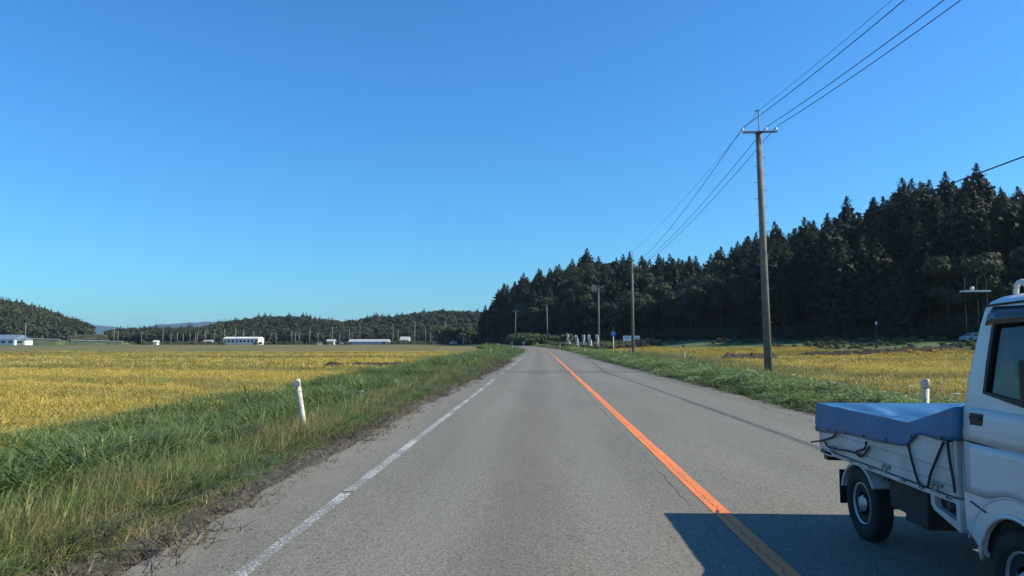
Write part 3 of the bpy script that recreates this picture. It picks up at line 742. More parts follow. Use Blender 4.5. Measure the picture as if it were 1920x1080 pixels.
# (name label, x px of base, Y, top py, arms)
def near_pole(pxb, Yb, top_py, r0, r1, arms, label, tilt=0, near=True, spike=1.25, pegs=False):
    x = at(pxb, 650, Yb).x; z0 = h(x, Yb); top = at(pxb, top_py, Yb).z
    Ht = top-z0-spike
    t = empty('utility_pole', (x, Yb, z0), 0, label, 'utility pole', 'utility poles along the right side of the road')
    pole_parts(t, Ht, r0, r1, [(Ht+dz, a, b_, ins) for dz, a, b_, ins in arms], pegs, spike, near); t.rotation_euler = (0, tilt, 0)
    return t, Ht
A1 = [(-.05, -.92, .95, (-.9, .36, .9))]
p0 = near_pole(1440, -23+0, 300, .21, .145, [], '', 0) if False else None
t1, H1 = near_pole(1440, 40, 206, .215, .15, A1, 'nearest tall grey concrete utility pole, with crossarm and step bolts, on the right verge', -R(.9), pegs=True)
t2, H2 = near_pole(1187, 104, 472, .21, .14, [(-1.0, -.3, 1.3, (.3, .8, 1.2))], 'tall utility pole beside the white sign boards, second along the right verge', 0)
t3, H3 = near_pole(1123, 161, 527, .22, .15, [(-.2, -.9, .9, (-.9, .9)), (-1.0, -.9, 1.2, ())], 'utility pole carrying a box beside its top, behind the white banners', 0)
bm = bmesh.new(); box(bm, (-.95, 0, H3-.35), (1.1, .5, 1.3), bev=.04); part('transformer_box', bm, M_concfar, t3)
t4, H4 = near_pole(1027, 231, 564, .24, .15, [(-.15, -1.4, .5, (-1.3, -.7))], 'utility pole at the bend of the road with its arm reaching left', -R(1.2))
t5, H5 = near_pole(966, 254, 576, .2, .13, [(-.2, -1, 1, (-.9, .9))], 'utility pole just past the bend before the dark wood', R(.8))
t6, H6 = near_pole(898, 345, 588, .2, .13, [(-.2, -1.3, 1.3, (-1, 1)), (-1.0, -.9, .9, ())], 'utility pole at the left foot of the wooded hill', 0)
tb_, HB = None, None
tb_ = empty('utility_pole', (13.0, -24, h(13, -24)), 0, 'utility pole on the right verge behind the camera', 'utility pole', 'utility poles along the right side of the road')
pole_parts(tb_, H1, .215, .15, [(H1-.05, -.92, .95, (-.9, .36, .9))], False)
def wire(pts, sag, r, name='power_cable', label=None, grp=None):
    bm = bmesh.new(); P = []
    for (a, b_), s in zip(zip(pts[:-1], pts[1:]), sag):
        a = Vector(a); b_ = Vector(b_); n_ = 22
        for i in range(n_+(1 if b_ == Vector(pts[-1]) else 0)):
            t = i/n_; q = a.lerp(b_, t); q.z -= s*4*t*(1-t); P.append(q)
    tube(bm, P, r, 5); o = link(name, bm_mesh(name, bm, True), M_wire); return tag(o, label, 'cable', grp)
def top(t, x, z): 
    m = Matrix.Translation(t.location) @ t.rotation_euler.to_matrix().to_4x4(); return m @ Vector((x, -.2, z))
G = 'overhead cables strung along the right side of the road'
for k, (xi, lab) in enumerate(((-.9, 'black overhead cable on the left end of the nearest pole\'s crossarm'), (.36, 'black overhead cable on the middle insulator of the nearest pole'), (.9, 'black overhead cable on the right end of the nearest pole\'s crossarm'))):
    zt = .22
    xs2 = (.3, .8, 1.2)[k]
    wire([top(tb_, xi, H1+zt), top(t1, xi, H1+zt), top(t2, xs2, H2-.75), top(t3, (-.9, .3, .9)[k], H3+.1)], (1.4, .75, .7), .017, label=lab, grp=G)
    wire([top(t3, (-.9, .3, .9)[k], H3+.1), top(t4, (-1.3, -.7, .2)[k], H4+.1), top(t5, (-.9, 0, .9)[k], H5+.05), top(t6, (-1, 0, 1)[k], H6+.05)], (.8, .3, 1), .016, label=('left', 'middle', 'right')[k]+' cable of the distant poles round the bend', grp=G)
wire([top(tb_, .05, H1+1.2), top(t1, .05, H1+1.2), top(t2, 0, H2+1.2)], (1.2, .45), .009, label='thin earth wire from the spike on top of the nearest pole', grp=G)
wire([top(tb_, .2, 6.95), top(t1, .2, 6.95), top(t2, .2, 6.9), top(t3, .2, 6.6), top(t4, .2, 6.6)], (.15, .4, .4, .4), .021, 'telephone_cable', 'thick low telephone cable halfway up the roadside poles', G)

# far poles across the plain
proto = None; pole_n = {}
def far_pole(px, top_py, Hh, wide=1.0, rz=0, D=None):
    global proto, pole_n
    D = D or min(Hh*F/(643-top_py), 520+((px*7) % 70))
    x = xat(px, D)
    if proto is None:
        proto = empty('distant_pole', (0, 0, 0)); bm = bmesh.new(); tube(bm, [(0, 0, -.5), (0, 0, 12)], .18, 6, .13); part('shaft', bm, M_concfar, proto, True)
        bm = bmesh.new(); box(bm, (0, 0, 11.3), (2.2, .14, .14)); part('crossarm', bm, M_galv, proto); t = proto
    else: t = dup(proto)
    z = h(x, D); tz = at(px, top_py, D).z
    t.location = (x, D, z); s = max(.4, (tz-z)/12); t.scale = (1.0*wide, 1.0, s); t.rotation_euler = (0, 0, rz)
    where = 'far left before the wooded hill' if px < 160 else 'standing alone at the left of the plain' if px < 230 else 'before the wood, left of the hall' if px < 410 else 'beside the long white hall' if px < 500 else 'right of the long white hall' if px < 640 else 'near the long pale shed' if px < 760 else 'between the pale shed and the dark grove'
    pole_n[where] = pole_n.get(where, 0)+1; on = ('first', 'second', 'third', 'fourth', 'fifth', 'sixth', 'seventh', 'eighth', 'ninth', 'tenth', 'eleventh', 'twelfth')[pole_n[where]-1]
    tag(t, on+' from left of thin distant poles '+where, 'utility pole', 'distant utility poles across the plain'); return t
for px, tp, hh in ((46.7, 605, 10), (141, 622, 9), (134, 628, 9), (213, 611, 10), (221, 620, 10), (265, 623, 10), (305, 615, 11), (320, 626, 9), (332, 623, 10), (343, 625, 10), (356, 624, 10),
                   (366, 626, 9), (370, 624, 10), (385, 619, 11), (389, 617.5, 11), (402, 619, 11), (420, 617, 12), (441.6, 616, 12), (456.5, 620, 11), (475, 622, 10), (517, 624, 10), (539, 628, 9),
                   (547, 619, 12), (553.6, 624, 10), (561, 625, 10), (580.5, 617, 12), (596, 624, 10), (622.6, 612, 13), (637, 625, 9), (654.7, 617, 12), (674.7, 612, 13),
                   (736.7, 607, 14), (746, 617, 11), (777.6, 604, 14), (798, 617, 11), (807.5, 625, 9), (834, 602, 15)):
    far_pole(px, tp, hh, rz=random.uniform(-.5, .5))
t = far_pole(507, 622, 9); t.rotation_euler = (0, R(24), 0); t.location.x -= 3; t['label'] = 'dark pole leaning to the right beside the long white hall'

# ------------------------------------------------------------ far buildings
def building(name, px0, px1, ytop, ybase, D, depth, label, roofmat, wallmat, wins=0, gable=0.35, band=False):
    x0, x1 = xat(px0, D), xat(px1, D); z0 = h((x0+x1)/2, D); zt = at(px0, ytop, D).z
    Hh = max(zt-z0, 1.6); zw = Hh*(1-gable); L = x1-x0
    t = empty(name, (x0, D, z0), 0, label, 'building')
    bm = bmesh.new(); boxr(bm, (0, 0, -1), (L, depth, zw)); part('wall', bm, wallmat, t)
    m = mesh('roof', [(-.4, -.4, zw+.003), (L+.4, -.4, zw+.003), (L+.4, depth/2, Hh), (-.4, depth/2, Hh), (-.4, depth+.4, zw+.003), (L+.4, depth+.4, zw+.003)],
             [(0, 1, 2, 3), (3, 2, 5, 4), (0, 3, 4), (1, 5, 2), (0, 4, 5, 1)]); link('roof', m, roofmat, t)
    for i in range(wins):
        xw = L*(i+.5)/wins; ww = L/wins*.62
        bm = bmesh.new(); boxr(bm, (xw-ww/2, -.06, zw*.35), (xw+ww/2, .02, zw*.78)); wdo = part('window', bm, M_whiteold, t)
        bm = bmesh.new(); boxr(bm, (xw-ww/2+.08, -.08, zw*.35+.08), (xw+ww/2-.08, -.03, zw*.78-.08)); part('pane', bm, M_dkwin, wdo)
    return t
building('hall', 418, 484, 631.5, 642, 560, 12, 'long low white hall with a row of dark windows on the plain', M_wall, M_wall, 9, .2)
building('house', -30, 27, 627.5, 640, 400, 12, 'white house with blue-grey roof at the far left edge', M_blueroof, M_wall, 4, .45)
building('outhouse', 28, 45, 633.5, 640, 402, 7, 'small white outbuilding beside the blue-roofed house', M_blueroof, M_wall, 1, .3)
building('shed', 654, 727, 636, 642, 540, 9, 'long low pale grey shed before the far wood', M_greyroof, M_greyroof, 0, .5)
building('house', 380, 396, 637, 643, 570, 7, 'small pale house left of the long white hall', M_greyroof, M_wall, 2, .4)
building('house', 399, 413, 638.5, 643, 575, 7, 'very small white house nearest the long white hall', M_wall, M_wall, 1, .4)
building('hut', 287, 294, 638, 642, 480, 3, 'tiny white hut on the plain left of centre', M_wall, M_wall, 0, .3)
building('house', 750, 766, 631, 640, 560, 7, 'small grey house half hidden right of the pale shed', M_greyroof, M_wall, 2, .4)
building('house', 612, 626, 636, 641, 565, 6, 'small white house left of the pale shed', M_greyroof, M_wall, 1, .4)
# raised road with guard rail
def raised(px0, px1, ya, yb_, D, label):
    x0, x1 = xat(px0, D), xat(px1, D); za, zb_ = at(px0, ya, D).z, at(px1, yb_, D).z; z0 = h(x0, D)-1
    v = [(x0, D-7, z0), (x1, D-7, z0), (x1, D, zb_-.8), (x0, D, za-.8), (x0, D+6, za-.8), (x1, D+6, zb_-.8), (x0, D+16, z0), (x1, D+16, z0)]
    m = mesh('embankment', v, [(0, 1, 2, 3), (3, 2, 5, 4), (4, 5, 7, 6), (0, 3, 4, 6), (1, 7, 5, 2)]); tag(link('embankment', m, M_bankg), kind='structure')
    t = empty('guard_rail', (x0, D, za-.8), 0, label, 'guard rail'); L = x1-x0; dz = zb_-za
    bm = bmesh.new(); a = Vector((0, -.1, .62)); b_ = Vector((L, -.1, .62+dz)); tube(bm, [a, b_], .22, 6); part('rail', bm, M_whiteold, t)
    n_ = int(L/4)
    for i in range(n_+1):
        bm = bmesh.new(); boxr(bm, (L*i/n_-.07, 0, dz*i/n_-.2), (L*i/n_+.07, .14, dz*i/n_+.75)); part('rail_post', bm, M_whiteold, t)
M_bankg = simple('bank_grass', (.10, .13, .055), .95, .3, .3)
raised(46, 112, 634, 636, 440, 'white guard rail on the raised road beside the left house')
raised(134, 230, 637, 640, 445, 'white guard rail on the raised road before the grey slope')
def small_car(px, py, D, Lc, Hc, label, mat, rz=0):
    x = xat(px, D); t = empty('parked_car', (x, D, h(x, D)), rz, label, 'car')
    prof = [(-.5, .18), (-.5, .5), (-.44, .58), (-.34, .95), (-.25, 1), (.12, 1), (.3, .62), (.46, .54), (.5, .42), (.5, .18)]
    bm = bmesh.new(); wv = .72
    for s in (-1, 1): pass
    A = [bm.verts.new((a*Lc, -wv, b_*Hc)) for a, b_ in prof]; B = [bm.verts.new((a*Lc, wv, b_*Hc)) for a, b_ in prof]
    bm.faces.new(A); bm.faces.new(B[::-1])
    for i in range(len(prof)): bm.faces.new((A[i], B[i], B[(i+1) % len(prof)], A[(i+1) % len(prof)]))
    part('body', bm, mat, t)
    for sx_ in (-.3, .3):
        for s in (-1, 1):
            bm = bmesh.new(); tube(bm, [(sx_*Lc, s*(wv-.1), .29), (sx_*Lc, s*(wv+.02), .29)], .29, 12); part('wheel', bm, M_rubber, t)
    for s in (-1, 1):
        bm = bmesh.new(); v = [bm.verts.new((a*Lc, s*(wv+.006), b_*Hc)) for a, b_ in ((-.36, .62), (.2, .62), (.1, .92), (-.3, .92))]; bm.faces.new(v); part('side_window', bm, M_dkwin, t)
    bm = bmesh.new(); v = [bm.verts.new((Lc*a, y_, Hc*b_)) for a, y_, b_ in ((.291, -.6, .665), (.291, .6, .665), (.147, .55, .965), (.147, -.55, .965))]; bm.faces.new(v)
    bmesh.ops.translate(bm, verts=bm.verts, vec=(.006, 0, .006)); part('windscreen', bm, M_dkwin, t); return t
small_car(850, 643, 360, 3.4, 1.75, 'small white car on the road beyond the bend, before the grove', M_white, R(200))
small_car(638, 638, 540, 5.5, 2.3, 'white van parked before the far wood, left of the pale shed', M_white, 0)
small_car(600, 644, 420, 3.2, 1.3, 'small white car on the plain before the far poles', M_white, .3)
tcar = small_car(1825, 640, 112, 3.4, 1.3, 'grey-blue car on the bank beyond the white truck\'s cab', M_bluecar, R(190))

# ------------------------------------------------------------ roadside posts, signs, banners
def make_post(Hh=.92):
    t = empty('delineator_post', (0, 0, 0))
    bm = bmesh.new(); tube(bm, [(0, 0, -.35), (0, 0, Hh-.13)], .046, 14); part('shaft', bm, M_post, t, True)
    bm = bmesh.new(); tube(bm, [(0, 0, Hh-.13), (0, 0, Hh-.02), (0, 0, Hh)], .052, 14, .042); hd = part('cap', bm, M_post, t, True)
    bm = bmesh.new(); tube(bm, [(0, -.055, Hh-.075), (0, -.078, Hh-.075)], .056, 18); part('reflector_rim', bm, M_whiteold, hd)
    bm = bmesh.new(); tube(bm, [(0, -.079, Hh-.075), (0, -.084, Hh-.075)], .045, 18); part('reflector', bm, M_reflector, hd)
    return t
PG = 'white delineator posts along the road'
pp0 = make_post(1.0); P1 = atX(573, 808, -4.08); pp0.location = (P1.x, P1.y, 0); pp0.location.z = h(P1.x, P1.y)
pp0.rotation_euler = (R(2), R(-9.0), R(8)); pp0.scale = (1, 1, (abs(P1.z)*0+1)*1.0)
tag(pp0, 'worn white post leaning left in the near left grass', 'post', PG)
def post(px, py_top, D, label, tilt=0, Hh=.95):
    x = xat(px, D); t = dup(pp0); z0 = h(x, D); zt = at(px, py_top, D).z
    t.location = (x, D, zt-.98); t.rotation_euler = (0, tilt, random.uniform(-.3, .3)); t['label'] = label; return t
post(920.5, 653.5, 84, 'thin white post on the left verge near the far bend', R(-3))
post(961, 648, 138, 'small white post at the left edge just before the bend')
post(912, 641.5, 215, 'tiny white post beyond the bend, leftmost of its pair'); post(934, 643, 190, 'tiny white post beyond the bend, right one of its pair')
post(960, 641, 225, 'tiny white post under the pole just past the bend')
post(1007, 641.5, 200, 'tiny post at the outer edge of the bend'); post(1050, 644, 150, 'small post at the outer bend left of the banners')
post(1096.5, 652, 100, 'small pale post standing before the middle banner'); post(1164, 656.5, 80, 'short pale post between the round sign and the sign boards')
post(1084.5, 644, 128, 'thin grey post between the second and third banner')
t = post(1283, 659, 62, 'pale yellow post at the edge of the right paddy')
t = post(1726, 713, 11.3, 'white post with dark reflector behind the truck\'s tarpaulin', R(-3.5)); t.rotation_euler[2] = R(180)
# mirror-like round marker
bm = bmesh.new(); x = xat(982, 215); t = empty('round_marker', (x, 215, h(x, 215)), 0, 'small round pale marker on a post at the outer bend', 'marker')
tube(bm, [(0, 0, -.2), (0, 0, 1.0)], .05, 6); part('post', bm, M_whiteold, t); bm = bmesh.new(); tube(bm, [(0, -.06, 1.15), (0, -.02, 1.15)], .38, 16); part('disc', bm, M_reflector, t)
x = xat(869, 330); t = empty('grey_pillar', (x, 330, h(x, 330)), 0, 'short pale grey pillar before the dark grove', 'pillar')
bm = bmesh.new(); tube(bm, [(0, 0, -.5), (0, 0, 3.6)], .32, 10, .42); part('shaft', bm, M_concfar, t); bm = bmesh.new(); tube(bm, [(0, 0, 3.6), (0, 0, 3.9)], .6, 10, .5); part('cap', bm, M_concfar, t)
# round blue sign
D = 88; x = xat(1150, D); z0 = h(x, D); t = empty('round_sign', (x, D, z0), R(8), 'round blue road sign on a pale post right of the banners', 'road sign')
zt = at(1150, 625.5, D).z-z0
bm = bmesh.new(); tube(bm, [(0, 0, -.3), (0, 0, zt-.36)], .07, 10, .06); part('post', bm, M_post, t, True)
bm = bmesh.new(); tube(bm, [(0, .03, zt-.36), (0, .03, zt+.75)], .03, 8); part('upper_pole', bm, M_under, t, True)
bm = bmesh.new(); tube(bm, [(0, -.04, zt), (0, -.02, zt)], .31, 28); part('disc', bm, M_signb, t)
bm = bmesh.new(); box(bm, (-.02, -.045, zt+.02), (.07, .006, .32)); box(bm, (.06, -.045, zt+.12), (.16, .006, .06), Matrix.Rotation(.6, 3, 'Y')); box(bm, (-.02, -.045, zt-.17), (.07, .006, .07)); part('pale_mark', bm, M_bluecar, t)
# sign boards
def board(px0, px1, y0, y1, D, label, rows, ex=0):
    xa, xb = xat(px0, D), xat(px1, D); xm = (xa+xb)/2; z0 = h(xm, D); za, zb_ = at(xm and px0, y0, D).z-z0, at(px0, y1, D).z-z0
    t = empty('sign_board', (xm, D, z0), 0, label, 'sign'); w_ = (xb-xa)/2
    for s in (-.7, .7):
        bm = bmesh.new(); tube(bm, [(s*w_, .05, -.3), (s*w_, .05, za)], .035, 8); part('leg', bm, M_galv, t)
    bm = bmesh.new(); boxr(bm, (-w_, -.03, zb_), (w_, 0, za)); p_ = part('board', bm, M_signw, t)
    bm = bmesh.new()
    for (fy, h_, segs) in rows:
        for (a, b_) in segs: boxr(bm, (-w_+2*w_*a, -.036, zb_+(za-zb_)*fy), (-w_+2*w_*b_, -.031, zb_+(za-zb_)*(fy+h_)))
    part('dark_lettering', bm, M_signb, p_)
board(1168.5, 1183.5, 629.6, 639.5, 118, 'larger white sign board with dark blue lettering, left of the second pole', [(.55, .26, [(.18, .30), (.33, .42), (.45, .55), (.58, .68), (.71, .80)]), (.18, .12, [(.25, .33), (.36, .45), (.50, .60), (.63, .74)])])
board(1189.7, 1199.3, 629.8, 635.6, 118, 'smaller white sign board right of the second pole', [(.35, .3, [(.15, .3), (.35, .5), (.55, .68), (.72, .85)])])
# banners
def banner(px, y0, y1, D, skew, label, wpx=5.5):
    xb = xat(px, D); z0 = h(xb, D); za = at(px, y0, D).z-z0; zb_ = at(px, y1, D).z-z0; w_ = wpx*D/F
    t = empty('banner_flag', (xb, D, z0), 0, label, 'banner', 'white vertical banners standing in a row on the right verge')
    bm = bmesh.new(); tube(bm, [(0, 0, -.3), (0, 0, za+.08)], .02, 6); part('pole', bm, M_galv, t)
    bm = bmesh.new(); tube(bm, [(0, 0, za+.04), (w_, 0, za+.04)], .012, 5); part('top_rod', bm, M_galv, t)
    V = []; n_ = 14; k_ = 5
    for i in range(n_+1):
        for j in range(k_+1):
            s = i/n_; V.append((w_*j/k_*(1-.12*math.sin(s*5+px))+skew*s**1.6+.03*math.sin(s*9+px), .05*math.sin(s*7+j*1.3+px)*(.3+s), za+(zb_-za)*s))
    m = mesh('cloth', V, [(i*(k_+1)+j, i*(k_+1)+j+1, (i+1)*(k_+1)+j+1, (i+1)*(k_+1)+j) for i in range(n_) for j in range(k_)], True)
    cl = link('cloth', m, M_banner, t); md = cl.modifiers.new('thick', 'SOLIDIFY'); md.thickness = .004
    bm = bmesh.new()
    r_ = random.Random(int(px))
    for i in range(5):
        s = .12+.17*i; zc = za+(zb_-za)*s; xo = w_*.5+skew*s**1.6
        for q in range(2): box(bm, (xo+r_.uniform(-.12, .12)*w_*2, -.07-.05*s, zc+r_.uniform(-.05, .05)), (w_*r_.uniform(.22, .5), .004, .05))
    part('dark_printing', bm, M_bannerp, cl)
banner(1062.5, 627.6, 645.5, 150, .25, 'leftmost white banner, hanging straight before the bank', 4.3)
banner(1077.5, 628.4, 648, 142, .45, 'second white banner from the left, its foot blown right', 4.8)
banner(1091.5, 628, 647, 136, .22, 'middle white banner behind the small pale post', 4.8)
banner(1101.5, 627.8, 649, 130, .35, 'fourth white banner from the left, broad and bright', 5.4)
banner(1116.5, 628, 651, 124, .45, 'rightmost white banner beside the utility pole', 5.0)
# things that stand far right under the wood
D = 112; x = xat(1834, D); z0 = h(x, D); t = empty('timber_platform', (x, D, z0), 0, 'pale flat platform on thin posts before the dark wood, above the truck', 'platform')
zt = at(1834, 546, D).z-z0
bm = bmesh.new(); boxr(bm, (-1.9, -.6, zt-.12), (1.9, .8, zt+.12)); part('deck', bm, M_whiteold, t)
for xx in (-1.6, .2, 1.6):
    bm = bmesh.new(); tube(bm, [(xx, 0, -.5), (xx, 0, zt+2)], .07, 6); part('leg', bm, M_under, t)
bm = bmesh.new(); bmesh.ops.create_icosphere(bm, subdivisions=2, radius=.3, matrix=Matrix.Translation((-.5, 0, zt+.45))); part('lamp_globe', bm, M_whiteold, t, True)
D = 122; x = xat(1644, D); t = empty('marker_sign', (x, D, h(x, D)), 0, 'small pale blue marker standing in the shaded grass under the wood', 'marker')
zt = at(1644, 603, D).z-t.location.z
bm = bmesh.new(); tube(bm, [(0, 0, -.3), (0, 0, max(zt, .6))], .03, 6); part('post', bm, M_galv, t); bm = bmesh.new(); box(bm, (0, -.04, max(zt, .6)-.25), (.28, .02, .5)); part('plate', bm, M_signw, t)
# heap of turned soil in the right paddy
def heap(px0, px1, D0, D1, Hh, wd, label, lift=0):
    V = []; n_ = 60; k_ = 12; x0, x1 = xat(px0, D0), xat(px1, D1)
    for i in range(n_+1):
        s = i/n_; cx = x0+(x1-x0)*s; cy = D0+(D1-D0)*s; e = min(1, s*6, (1-s)*6)
        for j in range(k_+1):
            a = math.pi*j/k_; q = mnoise.noise(Vector((cx*.9, j*.7, 1)))*.35+mnoise.noise(Vector((cx*3, j*1.9, 4)))*.22
            hh = (Hh*(.75+.8*q))*math.sin(a)*e; yy = cy-wd*math.cos(a)
            V.append((cx, yy, h(cx, yy)+lift+hh-(.1 if j in (0, k_) else 0)))
    m = mesh('soil_heap', V, [(i*(k_+1)+j, i*(k_+1)+j+1, (i+1)*(k_+1)+j+1, (i+1)*(k_+1)+j) for i in range(n_) for j in range(k_)], False)
    return tag(link('soil_heap', m, M_soil), label, 'soil heap')
heap(1338, 1468, 76, 84, 1.15, 1.3, 'dark brown heap of turned soil behind the nearest pole', 0)
heap(1455, 1835, 97, 98, .95, 1.0, 'long low brown bank of soil across the right paddy', 0)
heap(585, 792, 53, 56, .55, .7, 'dark flattened strip in the left paddy', .22)['category'] = 'crop strip'
# stones on the left shoulder
sm_ = []
for i in range(4):
    bm = bmesh.new(); bmesh.ops.create_icosphere(bm, subdivisions=1, radius=1)
    for v in bm.verts: v.co *= 1+random.uniform(-.3, .3); v.co.z *= .6
    sm_.append(bm_mesh('pebble', bm))
M_peb = simple('pebble', (.13, .11, .09), .9, .3, 1)
peb_c = src_coll('pebbles', sm_, M_peb)
u, y = pts_uy(2600, -4.95, -3.75, 1.2, 30, 1.5); u = -4.95+1.2*np.abs(rng.normal(0, .33, len(u))); pt = put(u, y); pt[:, 2] = np.maximum(pt[:, 2], rise(y)*1.0+.0)
scatter('gravel', pt, peb_c, 4, rng.uniform(.003, .011, len(pt)), label='loose gravel on the left shoulder', tilt=1)
# white flower heads in the left grass
fl_ = []
for i in range(2):
    bm = bmesh.new()
    for k in range(16):
        a = random.uniform(0, 6.28); q = .05*math.sqrt(random.random()); bmesh.ops.create_icosphere(bm, subdivisions=1, radius=.009, matrix=Matrix.Translation((q*math.cos(a), q*math.sin(a), .46-q*q*3)))
    tube(bm, [(0, 0, 0), (0, 0, .45)], .003, 4); fl_.append(bm_mesh('flower_head', bm))
flo_c = src_coll('flowers', fl_, M_flower)
P_ = []
for (px, py) in ((485, 812), (495, 815), (503, 813), (487, 826), (500, 831), (510, 818), (516, 829), (345, 846), (352, 850), (365, 849), (382, 843), (408, 845), (412, 850), (560, 806), (550, 808)):
    q = atX(px, py, -4.6) if px > 470 else atX(px, py, -5.2)
    P_.append((q.x, q.y, q.z-.46))
for _ in range(30):
    y = random.uniform(15, 45); x = random.uniform(-7.5, -4.5); P_.append((x, y, h(x, y)-.1))
for _ in range(16):
    y = random.uniform(12, 45); x = random.uniform(7, 11); P_.append((x, y, h(x, y)+.1))
scatter('wild_flowers', np.array(P_), flo_c, 2, rng.uniform(.8, 1.25, len(P_)), label='small white umbel flowers in the roadside grass')


# ------------------------------------------------------------ small white flatbed truck
TO = Vector((3.18, 5.0, 0.0))
truck = empty('pickup_truck', TO, 0, 'small white flatbed truck with a blue covered load passing in the oncoming lane', 'truck')
def rel(p): return Vector(p)-TO
ZL = [.29, .33, .44, .52, .6, .7, .8, .9, .95, 1.0, 1.08, 1.2, 1.3, 1.4, 1.5, 1.6, 1.66, 1.70, 1.735, 1.76, 1.778, 1.785]
def fz(tab, z): return float(np.interp(z, [a for a, _ in tab], [b_ for _, b_ in tab]))
REAR = [(.29, -.74), (.33, -.70), (.44, -.555), (.6, -.55), (1.0, -.565), (1.3, -.605), (1.6, -.665), (1.70, -.69), (1.735, -.715), (1.76, -.75), (1.778, -.82), (1.785, -.95)]
FRONT = [(.29, -1.71), (.44, -1.775), (.95, -1.77), (1.08, -1.70), (1.2, -1.655), (1.4, -1.57), (1.6, -1.48), (1.70, -1.43), (1.735, -1.40), (1.76, -1.36), (1.778, -1.28), (1.785, -1.15)]
WID = [(.29, .715), (.36, .735), (.8, .742), (1.0, .74), (1.2, .725), (1.4, .70), (1.6, .668), (1.70, .648), (1.735, .63), (1.76, .59), (1.778, .52), (1.785, .40)]
def cw(z): return fz(WID, z)
bm = bmesh.new(); rings = []
for z in ZL:
    yr, yf, w_ = fz(REAR, z), fz(FRONT, z), cw(z); rc = min(.055, w_*.5); ring = []
    for cx, cy, a0 in ((w_-rc, yr-rc, 0), (-w_+rc, yr-rc, 90), (-w_+rc, yf+rc, 180), (w_-rc, yf+rc, 270)):
        for k in range(5):
            a = R(a0+22.5*k); ring.append(bm.verts.new((cx+rc*math.cos(a), cy+rc*math.sin(a), z)))
    rings.append(ring)
for a, b_ in zip(rings[:-1], rings[1:]):
    for k in range(20): bm.faces.new((a[k], a[(k+1) % 20], b_[(k+1) % 20], b_[k]))
bm.faces.new(rings[0][::-1]); bm.faces.new(rings[-1])
cab = part('cab_body', bm, M_white, truck, True)
md = cab.modifiers.new('sol', 'SOLIDIFY'); md.thickness = .022; md.offset = -1
cut = bmesh.new()
def prism_x(bm, poly, x0, x1):
    A = [bm.verts.new((x0, y, z)) for y, z in poly]; B = [bm.verts.new((x1, y, z)) for y, z in poly]
    bm.faces.new(A); bm.faces.new(B[::-1]); n_ = len(poly)
    for i in range(n_): bm.faces.new((A[i], B[i], B[(i+1) % n_], A[(i+1) % n_]))
WIN = [(-.80, 1.225), (-.822, 1.58), (-.85, 1.66), (-1.38, 1.66), (-1.42, 1.60), (-1.575, 1.20), (-1.55, 1.155), (-1.13, 1.18)]
prism_x(cut, WIN, -1, 1)
def prism_y(bm, poly, y0, y1):
    A = [bm.verts.new((x, y0, z)) for x, z in poly]; B = [bm.verts.new((x, y1, z)) for x, z in poly]
    bm.faces.new(A); bm.faces.new(B[::-1]); n_ = len(poly)
    for i in range(n_): bm.faces.new((A[i], B[i], B[(i+1) % n_], A[(i+1) % n_]))
cut2 = bmesh.new(); prism_y(cut2, [(-.62, 1.14), (.62, 1.14), (.55, 1.64), (-.55, 1.64)], -2.2, -1.25)
cut3 = bmesh.new(); prism_y(cut3, [(-.55, 1.2), (.55, 1.2), (.5, 1.6), (-.5, 1.6)], -.9, -.3)
cut4 = bmesh.new()
prism_x(cut4, [(-1.05+.325*math.cos(a), .265+.325*math.sin(a)) for a in [2*math.pi*k/40 for k in range(40)]], -.9, -.5)
cut5 = bmesh.new()
prism_x(cut5, [(-1.05+.325*math.cos(a), .265+.325*math.sin(a)) for a in [2*math.pi*k/40 for k in range(40)]], .5, .9)
tmp = []
for c_ in (cut, cut2, cut3, cut4, cut5):
    o = link('cutter', bm_mesh('cutter', c_)); o.location = TO; tmp.append(o)
    md = cab.modifiers.new('cut', 'BOOLEAN'); md.operation = 'DIFFERENCE'; md.object = o; md.solver = 'EXACT'
bpy.context.view_layer.update()
dg = bpy.context.evaluated_depsgraph_get()
nm = bpy.data.meshes.new_from_object(cab.evaluated_get(dg)); cab.modifiers.clear(); cab.data = nm
for o in tmp: bpy.data.objects.remove(o)
nm.shade_smooth(); nm.set_sharp_from_angle(angle=R(35))
# side glass, black seals
def onside(y, z, off, s): return (s*(cw(z)+off), y, z)
def seal(poly, s, wdt=.022, off=.004):
    pts = [];
    for (a, b_) in zip(poly, poly[1:]+poly[:1]):
        for k in range(6): t = k/6; pts.append((a[0]+(b_[0]-a[0])*t, a[1]+(b_[1]-a[1])*t))
    cy = sum(p[0] for p in pts)/len(pts); cz = sum(p[1] for p in pts)/len(pts); V = []; n_ = len(pts)
    for (y, z) in pts:
        d = Vector((y-cy, z-cz)).normalized()
        for f_, o_ in ((.006, off), (-wdt, off), (-wdt, off-.03), (.006, off-.03)): V.append(onside(y+d.x*f_, z+d.y*f_, o_, s))
    Fc = [(4*i+j, 4*i+(j+1) % 4, 4*((i+1) % n_)+(j+1) % 4, 4*((i+1) % n_)+j) for i in range(n_) for j in range(4)]
    return mesh('window_seal', V, Fc)
def inrow(poly, z):
    ys_ = []
    for a, b_ in zip(poly, poly[1:]+poly[:1]):
        if (a[1]-z)*(b_[1]-z) <= 0 and a[1] != b_[1]: ys_.append(a[0]+(b_[0]-a[0])*(z-a[1])/(b_[1]-a[1]))
    return min(ys_), max(ys_)
